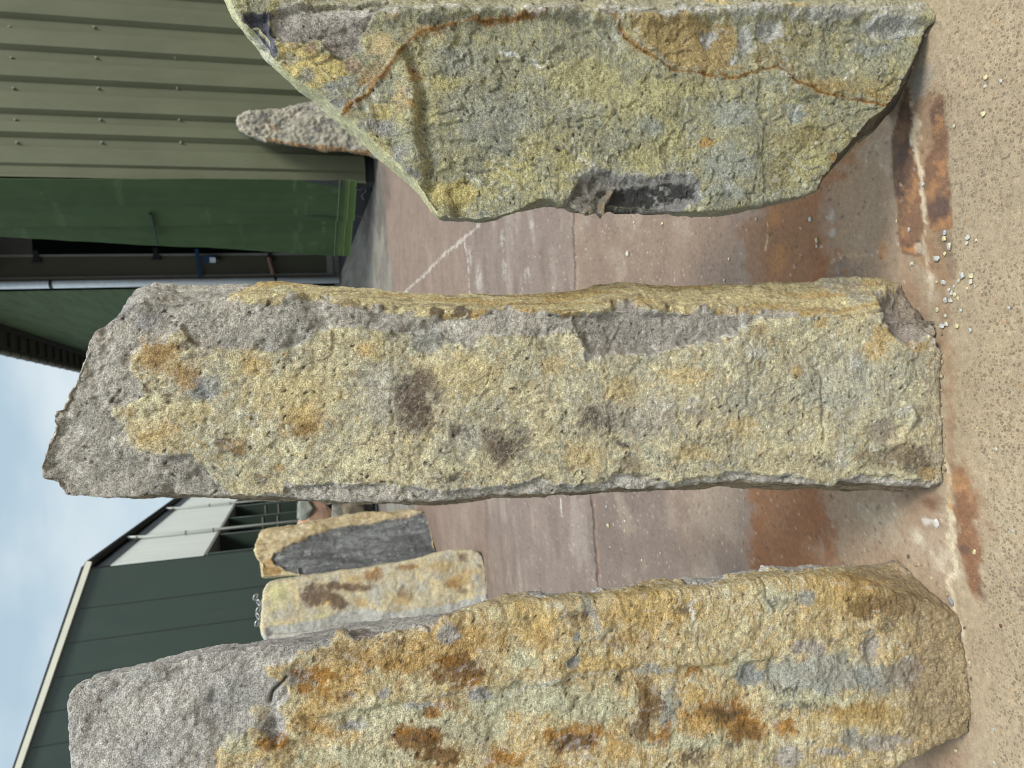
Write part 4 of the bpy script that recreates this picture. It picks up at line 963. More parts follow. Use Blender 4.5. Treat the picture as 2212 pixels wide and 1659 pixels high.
mb = MB(); slab(mb, q[1]-.06, q[0]-.022, bJ-.08, bJ-.03, .3, ztop-.03); mb.build('door_rail', YBR, shed)
pp = [loc((300, 614), bJ)[0], loc((730, 614), bJ)[1]]
mb = MB(); rp = .085
mb.tube([Wp(pp[0], bJ-.16, .05), Wp(pp[0], bJ-.16, 8.7)], rp, 16); dpipe = mb.build('downpipe', WHITEP, shed, smooth=True)
for px_x in (115, 596):
    z = loc((px_x, 614), bJ)[1]
    mb = MB(); mb.tube([Wp(pp[0], bJ-.16, z-.03), Wp(pp[0], bJ-.16, z+.03)], rp+.012, 16); slab(mb, pp[0]-.02, pp[0]+.12, bJ-.09, bJ-.02, z-.02, z+.02)
    b = mb.build('pipe_clip', DARK, dpipe, origin=dpipe.matrix_world.translation if False else Vector(O1)); b.parent = shed; b.name = 'pipe_clip'; b.location = (0, 0, 0)
# hinges down the jamb
for x_, y_, mt in ((79, 556, BLACKM), (337, 550, BLACKM), (583, 552, BLACKM)):
    a_, z_ = loc((x_, y_), bJ); mb = MB()
    slab(mb, a_-.10, a_-.03, bJ-.08, bJ-.01, z_-.10, z_+.06); slab(mb, a_-.03, a_+.14, bJ-.06, bJ-.02, z_-.05, z_+.05); mb.tube([Wp(a_-.12, bJ-.05, z_-.12), Wp(a_-.12, bJ-.05, z_+.10)], .02, 8)
    mb.build('hinge', mt, shed)
a_, z_ = loc((587, 585), bJ); mb = MB(); mb.tube([Wp(a_-.12, bJ-.12, z_-.03), Wp(a_-.02, bJ-.12, z_-.01), Wp(a_+.30, bJ-.10, z_+.05)], [.06, .05, .05], 8); mb.build('hinge_bolt', PINK, shed)
a0_, z_ = loc((434, 600), bJ); a1_, _z = loc((434, 541), bJ); mb = MB()
mb.beam(Wp(a0_, bJ-.16, z_), Wp(a1_, bJ-.14, z_+.05), .05, .08); a2, z2 = loc((453, 563), bJ); slab(mb, a2-.08, a2+.07, bJ-.26, bJ-.1, z2-.12, z2+.12)
br = mb.build('latch_bracket', BLUE, shed)
mb = MB(); slab(mb, a2-.10, a2+.02, bJ-.275, bJ-.262, z2-.15, z2-.02); mb.build('latch_plate', WHITEP, shed)
mb = MB(); mb.tube([Wp(a2-.03, bJ-.2, z2-.13), Wp(a2-.03, bJ-.2, z2-.24)], .07, 10); mb.build('latch_handle', BLACKM, shed)
# the side wall beyond the door and its eaves
aw = pp[0]-.10; mb = MB(); n_ = 150; zc = 8.95
per = .25
for k in range(n_):
    b0 = bJ+.05+k*per
    for (u0, u1, o0, o1) in ((0, .10, 0, 0), (.10, .13, 0, .03), (.13, .22, .03, .03), (.22, .25, .03, 0)):
        P0 = Wp(aw+.3-o0*1-.3, b0+u0, .15); P1 = Wp(aw-o1, b0+u1, .15)
        P0 = Wp(aw-o0, b0+u0, .15)
        mb.add([P0, P1, P1+UP*(zc-.15), P0+UP*(zc-.15), Wp(aw+.15, b0+u0, .15), Wp(aw+.15, b0+u1, .15), Wp(aw+.15, b0+u1, zc), Wp(aw+.15, b0+u0, zc)], [(0, 1, 2, 3), (5, 4, 7, 6)])
bE = bJ+n_*per
mb.build('side_wall', GREENW, shed)
mb = MB(); slab(mb, aw+.02, aw+.3, bJ+.06, bE, 0, .15-.003); mb.build('plinth', CONC, shed)
mb = MB(); aO = aw-.72
slab(mb, aO, aw+.1, -.6, bE, zc+.05, zc+.10); mb.build('soffit', SOFF, shed)
mb = MB(); slab(mb, aw-.16, aw-.035, bJ-.5, bE, zc-.12, zc+.045); mb.build('eaves_beam', DARK, shed)
def row(name, mt, proto, n, step, parent):
    for k in range(n):
        o = proto if k == 0 else proto.copy()
        if k: C.objects.link(o); o.parent = parent
        o.location = proto.location if k == 0 else Vector(D)*step*k
mb = MB(); b0 = bJ-1; slab(mb, aO+.10, aw-.165, b0, b0+.05, zc-.03, zc+.046)
row('soffit_batten', DARK, mb.build('soffit_batten', DARK, shed), 40, .9, shed)
mb = MB(); mb.tube([Wp(aO-.05, -.6, zc+.07), Wp(aO-.05, bE, zc+.07)], .085, 12); gt = mb.build('gutter', GREYT, shed, smooth=True)
mb = MB(); b0 = bJ-1; mb.tube([Wp(aO-.05, b0, zc+.07), Wp(aO-.05, b0+.06, zc+.07)], .098, 12)
row('gutter_bracket', DARK, mb.build('gutter_bracket', DARK, shed), 40, .9, shed)
mb = MB()
mb.add([Wp(aO, -.6, zc+.12), Wp(A1, -.6, zc+2.6), Wp(A1, bE, zc+2.6), Wp(aO, bE, zc+.12), Wp(aO, -.6, zc+.25), Wp(A1, -.6, zc+2.75), Wp(A1, bE, zc+2.75), Wp(aO, bE, zc+.25)],
       [(0, 1, 2, 3), (7, 6, 5, 4), (0, 4, 5, 1), (2, 6, 7, 3), (0, 3, 7, 4), (1, 5, 6, 2)])
mb.build('roof', DARK, shed)

# ---- the hanging green sheet door (two overlapping sheets)
CURT, t, bs = material('green coated fabric')
at = node(t, 'ShaderNodeAttribute', attribute_name='Col'); t.links.new(at.outputs['Color'], bs.inputs['Base Color'])
bs.inputs['Roughness'].default_value = .7; bs.inputs['Specular IOR Level'].default_value = .2
A_ = on_plane([(771, 390)], O1-D*.12, D)[0]; B_ = on_ground([(757, 553)], A_[2])[0]
dc = (B_-A_); dc[2] = 0; dc /= np.linalg.norm(dc); ncur = np.array([-dc[1], dc[0], 0]); ncur = ncur if ncur[1] > 0 else -ncur
cur = empty('sheet_door', (A_[0], A_[1], 0), 'dark green fabric sheet door in two overlapping widths hanging beside the olive wall', 'door')
def sheet(name, pBL, pBR, pTL, pTR, off, seed, thick=.012, nh=170, nw=46):
    c = [on_plane([p], A_+ncur*off, ncur)[0] for p in (pBL, pBR, pTL, pTR)]
    s = np.linspace(0, 1, nh)[:, None, None]; u = np.linspace(0, 1, nw)[None, :, None]
    G = (1-s)*((1-u)*c[0]+u*c[1])+s*((1-u)*c[2]+u*c[3]); P = G.reshape(-1, 3)
    wv_ = .035*fbm(P*np.array([1, 1, .16]), 1.9, 3, .5, seed)+.008*fbm(P, 3, 3, .5, seed+3)
    P = P+ncur*wv_[:, None]
    pxp = project(P); col = np.tile(alb(68, 88, 56)*.86, (len(P), 1)); 
    def put(m_, cc, a=1): 
        nonlocal col
        m_ = np.clip(m_*a, 0, 1)[:, None]; col = col*(1-m_)+cc*m_
    n1_ = fbm(P*np.array([1, 1, .3]), 2.2, 4, .6, seed+5); put(sstep(-.2, .6, n1_), alb(74, 94, 60)*.88, .8)
    stq = fbm(P*np.array([1, 1, .05]), 14, 3, .6, seed+6); put(sstep(.2, .6, stq), alb(66, 88, 58), .5)
    scr = fbm(P*np.array([.1, .1, 1]), 6, 4, .7, seed+7); put(sstep(.45, .6, scr), alb(106, 124, 92), .2)
    h = pxp+np.stack([fbm(P, 5, 3, .6, 1), fbm(P, 5, 3, .6, 2)], 1)*2.5
    put(sstep(0, 2, poly_sd(h, z1([(730, 390), (1260, 400), (1240, 460), (1100, 480), (900, 450), (790, 430)]))), alb(64, 64, 66), .9)
    for pts in ([(680, 760), (900, 750), (1210, 765), (1100, 800), (850, 795)],): put(sstep(0, 3, poly_sd(h, z1(pts))), alb(40, 62, 48), .8)
    for (x, y, rx, ry) in scl(z1, [(825, 585, 50, 20), (1080, 510, 50, 40), (830, 470, 60, 30), (850, 1040, 80, 20)]): put(sstep(0, .7, 1-np.sqrt(((h[:, 0]-x)/rx)**2+((h[:, 1]-y)/ry)**2)), alb(96, 116, 86), .35)
    put(sstep(0, 1.5, 1.6-np.abs(h[:, 0]-(638 if seed < 20 else 700))), alb(120, 140, 100), .3)
    put(sstep(.1, 1.2, pxp[:, 0]-np.interp(pxp[:, 1], [390, 480, 555], [744, 741, 728])), alb(92, 112, 60), .75)
    V_ = np.concatenate([P, P+ncur*thick]); n = len(P)
    ii = (np.arange(nh-1)[:, None]*nw+np.arange(nw-1)[None]).ravel(); Qf = np.stack([ii, ii+1, ii+1+nw, ii+nw], 1)
    bd = np.r_[np.arange(nw), np.arange(1, nh)*nw+nw-1, (nh-1)*nw+np.arange(nw-2, -1, -1), np.arange(nh-2, 0, -1)*nw]
    nx_ = np.roll(bd, -1); Qs = np.stack([bd, nx_, nx_+n, bd+n], 1)
    o = mesh_np(name, V_, np.concatenate([Qf, Qf[:, ::-1]+n, Qs]), CURT, np.array([A_[0], A_[1], 0.]), np.concatenate([col, col]), parent=cur)
    o.location = (0, 0, 0)
    # two sewn hem lines
    for hx in (0, 1):
        mb = MB(); pts = []
        for u_ in np.linspace(.01, .99, 24):
            i0 = int(round(u_*(nw-1))); r_ = int(round((8 if hx == 0 else 20)/170*nh*.35))
            pts.append(V_[r_*nw+i0]-ncur*.006)
        mb.tube(pts, .006, 6); mb.build('hem_stitch', HEM, cur)
    return o
HEM = paint_material('yellow green hem', (132, 150, 92), .6, .1)
sheet('sheet_panel', (757, 553), (763, 476), (-260, 499), (-260, 502-14), 0.06, 31)
sheet('sheet_panel', (766, 479), (771, 389), (-260, 500), (-260, 386), 0.0, 11)
a = Vector(on_plane([(325, 462)], A_-ncur*.05, ncur)[0]); b = Vector(on_plane([(340, 528)], A_-ncur*.05, ncur)[0])
mb = MB(); mb.beam(a, b, .05, .03); mb.build('stay_rod', paint_material('dull green stay', (48, 70, 62), .6, .1), cur)
mb = MB(); c0 = Vector(on_plane([(771, 405)], A_-ncur*.03, ncur)[0])
pts = [c0+Vector((0, 0, .02)), c0+Vector((-.05, 0, -.05)), c0+Vector((.04, -.02, -.10)), c0+Vector((-.06, 0, -.13)), c0+Vector((-.12, 0, -.06)), c0+Vector((-.18, 0, -.09))]
mb.tube(pts, .014, 7); pts2 = [c0+Vector((-.42, 0, .03)), c0+Vector((-.44, 0, -.05)), c0+Vector((-.50, 0, -.08))]; mb.tube(pts2, .014, 7)
mb.build('tie_strap', BLACKM, cur)

# ---- the dark green shed on the left
E = on_Y([(190, 1230)], 25.0)[0]; O2 = np.array([E[0], E[1], 0]); zE = E[2]
def W2(a, b, z): return O2+Rt*a+D*b+UP*z
def slab2(mb, a0, a1, b0, b1, z0, z1): mb.hexa([W2(a0, b0, z0), W2(a1, b0, z0), W2(a1, b1, z0), W2(a0, b1, z0), W2(a0, b0, z1), W2(a1, b0, z1), W2(a1, b1, z1), W2(a0, b1, z1)])
Pv = on_plane([(42, 1659)], O2, D)[0]; av, zv = (Pv-O2) @ Rt, Pv[2]; slope = (zv-zE)/(-av)
gsh = empty('warehouse', O2, 'dark green gabled shed with cream verge and silver upper side cladding, left background', 'building')
AR = -13.0; zR = zE+slope*(-AR); LB = 42.0
mb = MB(); mb.add([W2(0, 0, 0), W2(AR*2, 0, 0), W2(AR*2, 0, zE), W2(AR, 0, zR), W2(0, 0, zE), W2(0, .2, 0), W2(AR*2, .2, 0), W2(AR*2, .2, zE), W2(AR, .2, zR), W2(0, .2, zE)],
                  [(0, 1, 2, 3, 4), (9, 8, 7, 6, 5), (0, 4, 9, 5), (1, 6, 7, 2), (0, 5, 6, 1)]); mb.build('gable_wall', DGREEN, gsh)
k = 0; ys = [1296, 1365, 1433, 1503, 1572, 1640]
for y in ys+[1640+69*i for i in range(1, 10)]:
    aa = (on_plane([(330, y)], O2, D)[0]-O2) @ Rt
    if aa < AR*2: break
    zt = zE+slope*(-aa) if aa > AR else zE+slope*(2*-AR+aa)
    mb = MB(); slab2(mb, aa-.014, aa+.014, -.006, -.002, 0.1, zt-.15); mb.build('panel_joint', JOINT, gsh)
for sgn in (0, 1):
    p, q_ = (W2(.25, -.06, zE-slope*.25+.02), W2(AR, -.06, zR+.02)) if sgn == 0 else (W2(AR, -.06, zR+.02), W2(AR*2, -.06, zE))
    mb = MB(); mb.beam(p, q_, .20, .15); mb.build('verge_trim', CREAMT, gsh)
# silver upper side with fine vertical ribs
zl = on_plane([(440, 1210)], O2, D)[0][2]
mb = MB()
for k in range(int(LB/.2)):
    b0 = .02+k*.2
    for u0, u1, o0, o1 in ((0, .09, 0, 0), (.09, .11, 0, .02), (.11, .18, .02, .02), (.18, .2, .02, 0)):
        mb.add([W2(.02+o0, b0+u0, zl), W2(.02+o1, b0+u1, zl), W2(.02+o1, b0+u1, zE-.552), W2(.02+o0, b0+u0, zE-.552)], [(0, 1, 2, 3)])
slab2(mb, -.2, .015, .21, LB, zl+.01, zE-.56); mb.build('side_cladding', SILVER, gsh)
mb = MB(); slab2(mb, -1.3, .05, .21, LB, zl-.10, zl-.005); mb.build('ledge', GREYT, gsh)
mb = MB(); slab2(mb, -1.5, -1.3, .21, LB, 0, zl-.11); slab2(mb, -1.29, .03, .0+.205, .40, 0, zl-.11); mb.build('lower_wall', DGREEN, gsh)
for k in range(1, 9):
    mb = MB(); slab2(mb, -1.295, -.02, k*4.7-.1, k*4.7+.12, 0, zl-.11); mb.build('pier', DGREEN, gsh)
    if k < 5:
        for z0 in (1.1, 2.0, 2.6):
            mb = MB(); slab2(mb, -.9, -.10, k*4.7-.14, k*4.7-.105, z0, z0+.06); mb.build('wall_rail', GREYT, gsh)
mb = MB(); mb.tube([W2(.16, -.1, zE-.05), W2(.16, LB, zE-.05)], .12, 12); mb.build('gutter', DARK, gsh, smooth=True)
mb = MB(); slab2(mb, .0, .05, .02, LB, zE-.55, zE+.08); mb.build('eaves_shade_strip', BLACKM, gsh)  # black strip added in place of the shadow under the eaves overhang
mb = MB()
for s0, s1 in ((0, AR), (AR, AR*2)):
    z0, z1_ = (zE, zR) if s0 == 0 else (zR, zE)
    x0 = .1 if s0 == 0 else s0
    mb.add([W2(x0, -.05, z0+.16), W2(s1, -.05, z1_+.16), W2(s1, LB, z1_+.16), W2(x0, LB, z0+.16), W2(x0, -.05, z0+.06), W2(s1, -.05, z1_+.06), W2(s1, LB, z1_+.06), W2(x0, LB, z0+.06)],
           [(0, 3, 2, 1), (4, 5, 6, 7), (0, 1, 5, 4), (2, 3, 7, 6), (0, 4, 7, 3)])
mb.build('roof', DARK, gsh)
for bb in (5.0, 14.2, 23.4):
    mb = MB(); mb.tube([W2(.16, bb, zE-.1), W2(.15, bb, zE-.45), W2(.13, bb, zE-.7), W2(.13, bb, .05)], .055, 10); dp = mb.build('downpipe', SILVER, gsh, smooth=True)
    for z0 in (zE-.5, zE-2.1, zl+.1): mb = MB(); mb.tube([W2(.13, bb, z0), W2(.13, bb, z0+.06)], .07, 10); mb.build('pipe_clip', GREYT, gsh)

# ================================================================== stones farther back
STONE_FAR = stone_material('weathered sandstone far', .8, 1.0)
def norelief(amp=.004):
    def f(x): return amp*fbm(x['V'], 20, 4, .55, 3), {}
    return f
fA = dict(bot=c2([(1925, 585), (1912, 540), (1880, 440), (1848, 345)]), right=c2([(1848, 345), (1800, 338), (1690, 352)])+k4([(1800, 432), (1500, 482), (1100, 578), (900, 602), (760, 632), (650, 652), (450, 672), (295, 702)]),
          left=c2([(1925, 585), (1700, 612), (1500, 640), (1300, 648)])+k4([(850, 1345), (620, 1352), (312, 1368)]), top=k4([(312, 1368), (280, 1200), (262, 1150), (185, 985), (235, 840), (295, 702)]))
bA = {k: [(x*1.0+(6 if k == 'top' else 0), y) for x, y in v] for k, v in fA.items()}
greyA = k4([(440, 1090), (480, 1010), (600, 960), (820, 850), (1000, 760), (1300, 660), (1500, 615), (2028, 540)])+c2([(1850, 345), (1912, 540), (1925, 600), (1400, 640)])+k4([(1000, 1340), (800, 1310), (650, 1270), (560, 1200), (480, 1170)])
def paintA(x):
    p = Paint(x, alb(190, 168, 120), warp=1.5, k=.3); p.put(sstep(-.1, .4, p.mf), alb(206, 190, 146), .8); p.put(sstep(.1, .4, -p.w), alb(160, 132, 84), .6)
    p.poly(alb(166, 120, 62), k4([(300, 1150), (480, 1050), (480, 1180), (600, 1240), (560, 1340), (310, 1350)]), a=.8, soft=2, rag=1)
    m_ = p.poly(alb(100, 101, 101), greyA, soft=1.5, rag=.8)
    s_ = fbm(x['V']*np.array([1, 1, .3]), 12, 4, .65, 8); p.put(sstep(0, .5, s_)*m_, alb(128, 131, 130), .7); p.put(sstep(0, .5, -s_)*m_, alb(80, 83, 84), .6)
    p.poly(alb(80, 84, 86), k4([(1150, 1190), (1300, 1150), (1420, 1210), (1400, 1300), (1000, 1330)]), a=.6, soft=3, rag=1)
    return p.finish(.22), None
pl = plane2(c2([(1912, 540)])[0], c2([(1848, 345)])[0]); plb = (pl[0]+pl[1]*.3, pl[1])
fmin = lambda x: (-.03*sstep(-1, 2, poly_sd(x['px'], greyA))*x['front']+.006*fbm(x['V'], 8, 4, .55, 3), {})
build_stone('standing_stone', STONE_FAR, fA, bA, pl, plb, .011, fmin, paintA, 'standing stone with smooth dark grey split face rimmed in tan, furthest left behind', 'upright standing stones in the yard', seed=21, smooth_it=2, low=.02)
fB = dict(bot=c9([(1985, 560), (1965, 480), (1965, 400), (1950, 330), (1930, 230)]), right=c9([(1930, 230), (1920, 170), (1870, 130), (1800, 118), (1700, 130), (1550, 160), (1400, 200), (1150, 235), (950, 270), (700, 310), (450, 345), (330, 358), (292, 380)]),
          left=c9([(1985, 560), (1700, 640), (1300, 700), (900, 745), (600, 780), (285, 800)]), top=c9([(285, 800), (262, 760), (248, 600), (258, 450), (292, 380)]))
bB = {k: [(x*1.0+(5 if k == 'top' else 0), y) for x, y in v] for k, v in fB.items()}
def paintB(x):
    p = Paint(x, alb(192, 178, 140), warp=3, k=.5); q = lambda c, bl, **k: p.blob(c, *scl(c9, bl), **k)
    p.put(sstep(-.1, .4, p.mf), alb(204, 184, 130), .8); p.put(sstep(.1, .5, p.w), alb(176, 172, 158), .7)
    q(alb(206, 200, 130), [(380, 450, 110, 120), (700, 620, 60, 20), (350, 600, 60, 60)], a=.8, hard=.5)
    q(alb(110, 82, 64), [(680, 470, 170, 95), (820, 520, 90, 70), (980, 410, 150, 35), (800, 400, 120, 40)], a=.95, hard=.3, rag=.7)
    q(alb(156, 100, 56), [(1090, 310, 80, 60), (1360, 260, 110, 30), (1700, 380, 90, 60)], a=.85, hard=.4, rag=.7)
    q(alb(190, 156, 96), [(950, 350, 90, 40), (1000, 520, 90, 50), (1320, 500, 90, 60), (1600, 250, 160, 60), (1820, 330, 120, 90), (750, 530, 40, 30)], a=.8, hard=.5)
    q(alb(120, 94, 72), [(1780, 190, 50, 50), (1905, 245, 30, 24), (1320, 450, 60, 60), (1780, 440, 60, 40)], a=.8, hard=.6)
    q(alb(178, 176, 162), [(1130, 480, 110, 110), (1480, 420, 90, 70), (420, 620, 130, 70), (1880, 350, 40, 50)], a=.8, hard=.5)
    q(BLK, [(420, 470, 60, 90)], a=.5, hard=1, speck=.1)
    p.poly(alb(190, 188, 178), c9([(200, 900), (280, 690), (450, 690), (700, 640), (850, 590), (1000, 570), (1250, 585), (1500, 560), (1850, 490), (2000, 440), (2100, 800)]), a=.95, soft=4, rag=2)
    return p.finish(.2), None
pl = plane2(c9([(1965, 480)])[0], c9([(1935, 235)])[0]); plb = (pl[0]+pl[1]*.3, pl[1])
def rB(x):
    dd = poly_sd(x['px'], c9([(200, 900), (280, 690), (450, 690), (700, 640), (850, 590), (1000, 570), (1250, 585), (1500, 560), (1850, 490), (2000, 440), (2100, 800)]))
    return -.002*np.clip(dd, 0, 60)*x['front']+.008*fbm(x['V'], 8, 4, .55, 3), {}
build_stone('standing_stone', STONE_FAR, fB, bB, pl, plb, .009, rB, paintB, 'cream and rust blotched standing stone with steel lifting links on its top', 'upright standing stones in the yard', seed=22, smooth_it=6, low=.012)
topB = on_plane(c9([(252, 575)]), pl[0]+pl[1]*.12, pl[1])[0]
mb = MB()
def ring(mb, c, r, tr, ax, ay):
    c = Vector(c); ax = Vector(ax); ay = Vector(ay)
    mb.tube([c+ax*math.cos(q)*r*1.35+ay*math.sin(q)*r for q in np.linspace(0, 2*math.pi, 17)[:-1]], tr, 8, closed=True)
sx = .0
for i, (dx, dz) in enumerate(((.10, .05), (.055, .03), (.0, .035), (-.05, .04), (-.10, .05), (-.13, .02))):
    ring(mb, topB+np.array([dx, 0, dz-.01]), .017, .006, (1, 0, .3 if i % 2 else -.3), (0, .7, .7) if i % 2 else (0, -.5, .8))
tag(mb.build('lifting_chain', CHROME, origin=topB, smooth=True), 'short bright steel chain lying on top of the cream blotched stone', 'chain')
fC = dict(bot=[(818, 345), (816, 300), (808, 205)], right=[(808, 205)]+c1([(1500, 425), (1420, 440), (1340, 450), (1290, 458), (1230, 482), (1180, 476), (1150, 484), (1100, 492), (1062, 494)]),
          left=[(818, 345)]+c1([(1600, 668), (1450, 655), (1340, 640), (1250, 632), (1150, 612), (1080, 592), (1048, 572)]), top=c1([(1048, 572), (1036, 545), (1040, 510), (1062, 494)]))
bC = fC
def paintCb(x):
    p = Paint(x, alb(160, 154, 134), warp=2, k=.3); p.put(sstep(-.1, .4, p.mf), alb(182, 174, 150), .8); p.put(sstep(.1, .4, -p.w), alb(112, 112, 108), .7)
    p.line(alb(146, 104, 66), c1([(1640, 672), (1450, 650), (1340, 634), (1250, 624), (1170, 610)]), 5, a=.9, rag=.6)
    p.blob(alb(176, 148, 116), *scl(k5, [(330, 830, 150, 90)]), a=.6, hard=.6); p.blob(alb(92, 92, 90), *scl(k5, [(850, 520, 200, 50), (100, 950, 60, 50), (1050, 600, 130, 40)]), a=.7, hard=.6)
    p.blob(alb(190, 190, 182), *scl(k5, [(160, 640, 90, 60), (650, 500, 90, 20), (1400, 1120, 60, 20)]), a=.6, hard=.6)
    return p.finish(.22), None
pl = plane2((818, 345), (810, 230)); plb = (pl[0]+pl[1]*.35, pl[1])
build_stone('standing_stone', STONE_FAR, fC, bC, pl, plb, .016, norelief(.02), paintCb, 'small grey standing stone with rust edge in front of the olive corrugated wall', 'upright standing stones in the yard', seed=23, smooth_it=4, low=.03)

# ================================================================== rubble heap and loose chips
def rock(name, c, r, colr, seed, label, cat, group, squash=(1, 1, 1), sub=4, mat=None, rough=.35):
    import bmesh
    bm = bmesh.new(); bmesh.ops.create_icosphere(bm, subdivisions=sub, radius=1.0)
    P = np.array([v.co[:] for v in bm.verts]); rs = np.random.RandomState(seed)
    # cut by random planes: an angular block
    for _ in range(11):
        n = rs.normal(size=3); n /= np.linalg.norm(n); h = rs.uniform(.50, .82); s = P @ n
        P = P-np.maximum(s-h, 0)[:, None]*n
    P = P*(1+.05*fbm(P+seed, 3, 4, .55, seed))[:, None]*np.array(squash)*r
    for v, p in zip(bm.verts, P): v.co = p
    me = bpy.data.meshes.new(name); bm.to_mesh(me); bm.free()
    n1_ = fbm(P/r+seed, 2.0, 4, .6, seed); a, b = [np.asarray(q) for q in colr]
    m_ = sstep(-.25, .35, n1_)[:, None]; col = (a*(1-m_)+b*m_)*(1+.12*fbm(P/r, 9, 3, .6, 3))[:, None]
    ca = me.color_attributes.new('Col', 'FLOAT_COLOR', 'POINT'); ca.data.foreach_set('color', np.concatenate([np.clip(col, .003, .95), np.ones((len(P), 1))], 1).astype(np.float32).ravel())
    me.materials.append(mat or STONE_FAR)
    o = bpy.data.objects.new(name, me); C.objects.link(o); o.location = c
    return tag(o, label, cat, group)
RG = 'rubble heap beyond the dark grey split stone'
rk = [((660, 1094), .17, (alb(140, 143, 132), alb(112, 114, 104)), 'greenish grey block topping the rubble heap'),
      ((690, 1120), .27, (alb(132, 106, 90), alb(150, 120, 96)), 'red brown block below the greenish grey one in the rubble heap'),
      ((662, 1132), .16, (alb(180, 172, 160), alb(190, 130, 84)), 'small orange stained grey block at the heap edge by the green shed'),
      ((733, 1119), .25, (alb(160, 158, 148), alb(140, 136, 124)), 'ribbed grey block in the middle of the rubble heap'),
      ((762, 1112), .20, (alb(136, 126, 104), alb(110, 100, 84)), 'small olive brown block right of the ribbed grey one in the heap'),
      ((712, 1092), .20, (alb(84, 76, 70), alb(60, 56, 52)), None), ((748, 1086), .22, (alb(120, 108, 96), alb(80, 74, 68)), None),
      ((790, 1096), .24, (alb(96, 86, 80), alb(70, 64, 60)), None), ((780, 1130), .26, (alb(110, 100, 90), alb(150, 140, 124)), None), ((735, 1150), .28, (alb(120, 112, 100), alb(90, 84, 78)), None),
      ((705, 1160), .28, (alb(130, 118, 100), alb(100, 92, 84)), None), ((770, 1168), .28, (alb(140, 130, 112), alb(110, 100, 90)), None), ((700, 1060), .30, (alb(150, 140, 124), alb(110, 104, 96)), None),
      ((750, 1050), .32, (alb(130, 120, 104), alb(100, 92, 84)), None), ((792, 1060), .24, (alb(130, 122, 110), alb(90, 84, 78)), None), ((790, 1030), .24, (alb(150, 140, 120), alb(110, 104, 96)), None)]
for i, (p, r, colr, lb) in enumerate(rk):
    c = on_Y([p], 13.6+(.25 if lb is None else 0))[0]; c[2] = max(c[2], r*.62)
    rock('rubble_block', c, r*1.4, colr, 40+i, lb or 'dull brown rubble block packed among the others of the heap', 'rock', RG, (1.1, 1, .85), 3)
CH = 'loose stone chips scattered on the concrete'
chips = [(*g1([(x, y)])[0], s) for x, y, s in [(335, 427, 9), (745, 390, 13), (742, 433, 9), (820, 410, 9), (735, 572, 14), (585, 635, 9), (430, 925, 10), (298, 1110, 8), (360, 1155, 11), (540, 1168, 12), (540, 1200, 13), (565, 1236, 17), (657, 1190, 14), (697, 1207, 9), (650, 1222, 10),
         (503, 1300, 17), (540, 1276, 10), (375, 1325, 11), (632, 1383, 17), (675, 1385, 15), (670, 1413, 14), (535, 1420, 14), (500, 1418, 8), (610, 1412, 11), (575, 1470, 12), (590, 1482, 11), (570, 1510, 12), (545, 1507, 12), (500, 1555, 12), (545, 1587, 10), (527, 1636, 14), (600, 1638, 12), (550, 1632, 9), (860, 1547, 9), (605, 1500, 9), (560, 1455, 9), (620, 1560, 8), (650, 1450, 7), (690, 1440, 6), (585, 1440, 7)]]
chips += [(*c6([(x, y)])[0], s) for x, y, s in [(2015, 745, 7), (2090, 835, 6), (1985, 325, 12), (1930, 310, 10), (1880, 300, 12), (2150, 230, 8)]]
chips += [(*g3([(x, y)])[0], s) for x, y, s in [(840, 230, 12), (910, 212, 7), (832, 152, 8), (908, 252, 6), (846, 320, 5), (1055, 345, 6), (980, 375, 7)]]
chips += [(*c8([(x, y)])[0], s) for x, y, s in [(1020, 582, 14), (1047, 436, 8), (1176, 441, 9), (1608, 424, 11), (1855, 422, 12), (1884, 520, 12), (1884, 547, 9), (1110, 577, 7), (1395, 410, 9), (1482, 604, 9), (1460, 705, 8)]]
chips += [(*g2([(x, y)])[0], s) for x, y, s in [(678, 592, 12), (785, 85, 9), (865, 490, 8), (585, 1570, 10), (776, 1632, 10), (770, 1468, 7), (466, 722, 8)]]
pal = [(alb(196, 196, 190), alb(170, 174, 174)), (alb(216, 204, 150), alb(196, 190, 160)), (alb(206, 200, 180), alb(180, 176, 166))]
CHIP = stone_material('chip stone', .25, .4)
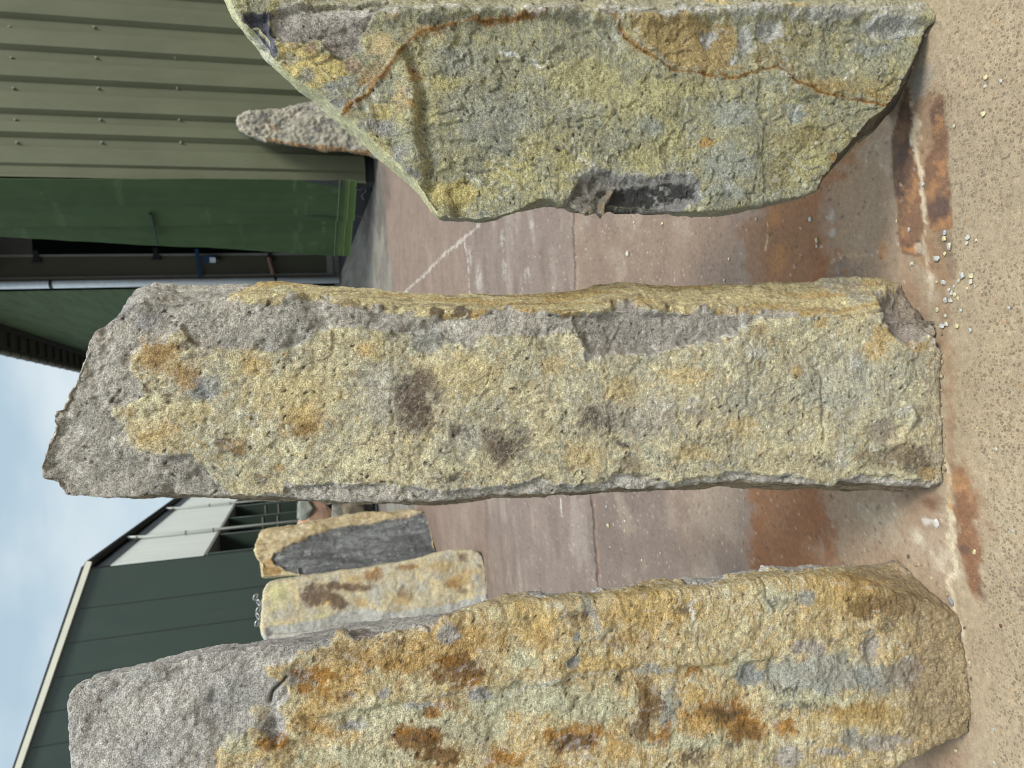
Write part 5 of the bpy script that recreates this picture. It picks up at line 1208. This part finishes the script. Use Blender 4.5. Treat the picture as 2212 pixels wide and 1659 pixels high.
for i, (x, y, s) in enumerate(chips):
    g_ = on_ground([(x, y)])[0]; dist = np.linalg.norm(g_-CP); r = s*.5/1.276/1.8228/FPX*dist*1.9
    rock('stone_chip', (g_[0], g_[1], r*.5), r, pal[i % 3], 100+i, 'pale angular stone chip lying loose on the worn concrete', 'stone chip', CH, (1.15, .95, .75), 2, CHIP)
for (x, y), s, colr, lb in ((g2([(563, 838)])[0], 36, (alb(150, 150, 150), alb(136, 140, 146)), 'blue grey oval pebble at the right foot of the left stone'),
                            (g2([(490, 450)])[0], 34, (alb(216, 210, 204), alb(196, 190, 184)), 'white flat chip between the middle and left stones'),
                            (g2([(805, 958)])[0], 18, (alb(104, 78, 64), alb(88, 70, 60)), 'dark brown crumb on the aggregate concrete before the left stone')):
    g_ = on_ground([(x, y)])[0]; dist = np.linalg.norm(g_-CP); r = s*.5/1.2527/1.8228/FPX*dist
    rock('pebble', (g_[0], g_[1], r*.4), r, colr, 300+s, lb, 'pebble', None, (1.2, .8, .6), 3, CHIP)

# grit gathered along the feet of the near stones
rs = np.random.RandomState(5)
def along(pts, n, spread):
    P = resample(pts, 400)[np.sort((rs.uniform(size=n)**rs.uniform(.7, 1.6)*399).astype(int))]; return [(x+rs.normal()*spread*.6+spread*.8, y+rs.normal()*spread) for x, y in P]
grit = along([(2016, 20), (1978, 128), (1950, 196)], 18, 3)+along([(2034, 700), (2032, 860), (2038, 1040)], 40, 3)+along([(1960, 1200), (2045, 1286), (2080, 1350), (2094, 1430), (2101, 1560)], 34, 3)
gpal = [(alb(176, 156, 126), alb(150, 132, 106)), (alb(124, 108, 88), alb(100, 86, 72)), (alb(196, 184, 156), alb(170, 156, 130))]
for i, (x, y) in enumerate(grit):
    g_ = on_ground([(x, y)])[0]; r = .0016+.0042*rs.uniform()**2
    rock('grit_crumb', (g_[0], g_[1], r*.4), r, gpal[i % 3], 500+i, 'dusty crumb of grit gathered against the foot of a near standing stone', 'grit', 'grit crumbs along the feet of the near stones', (1.2, 1, .8), 2, CHIP)
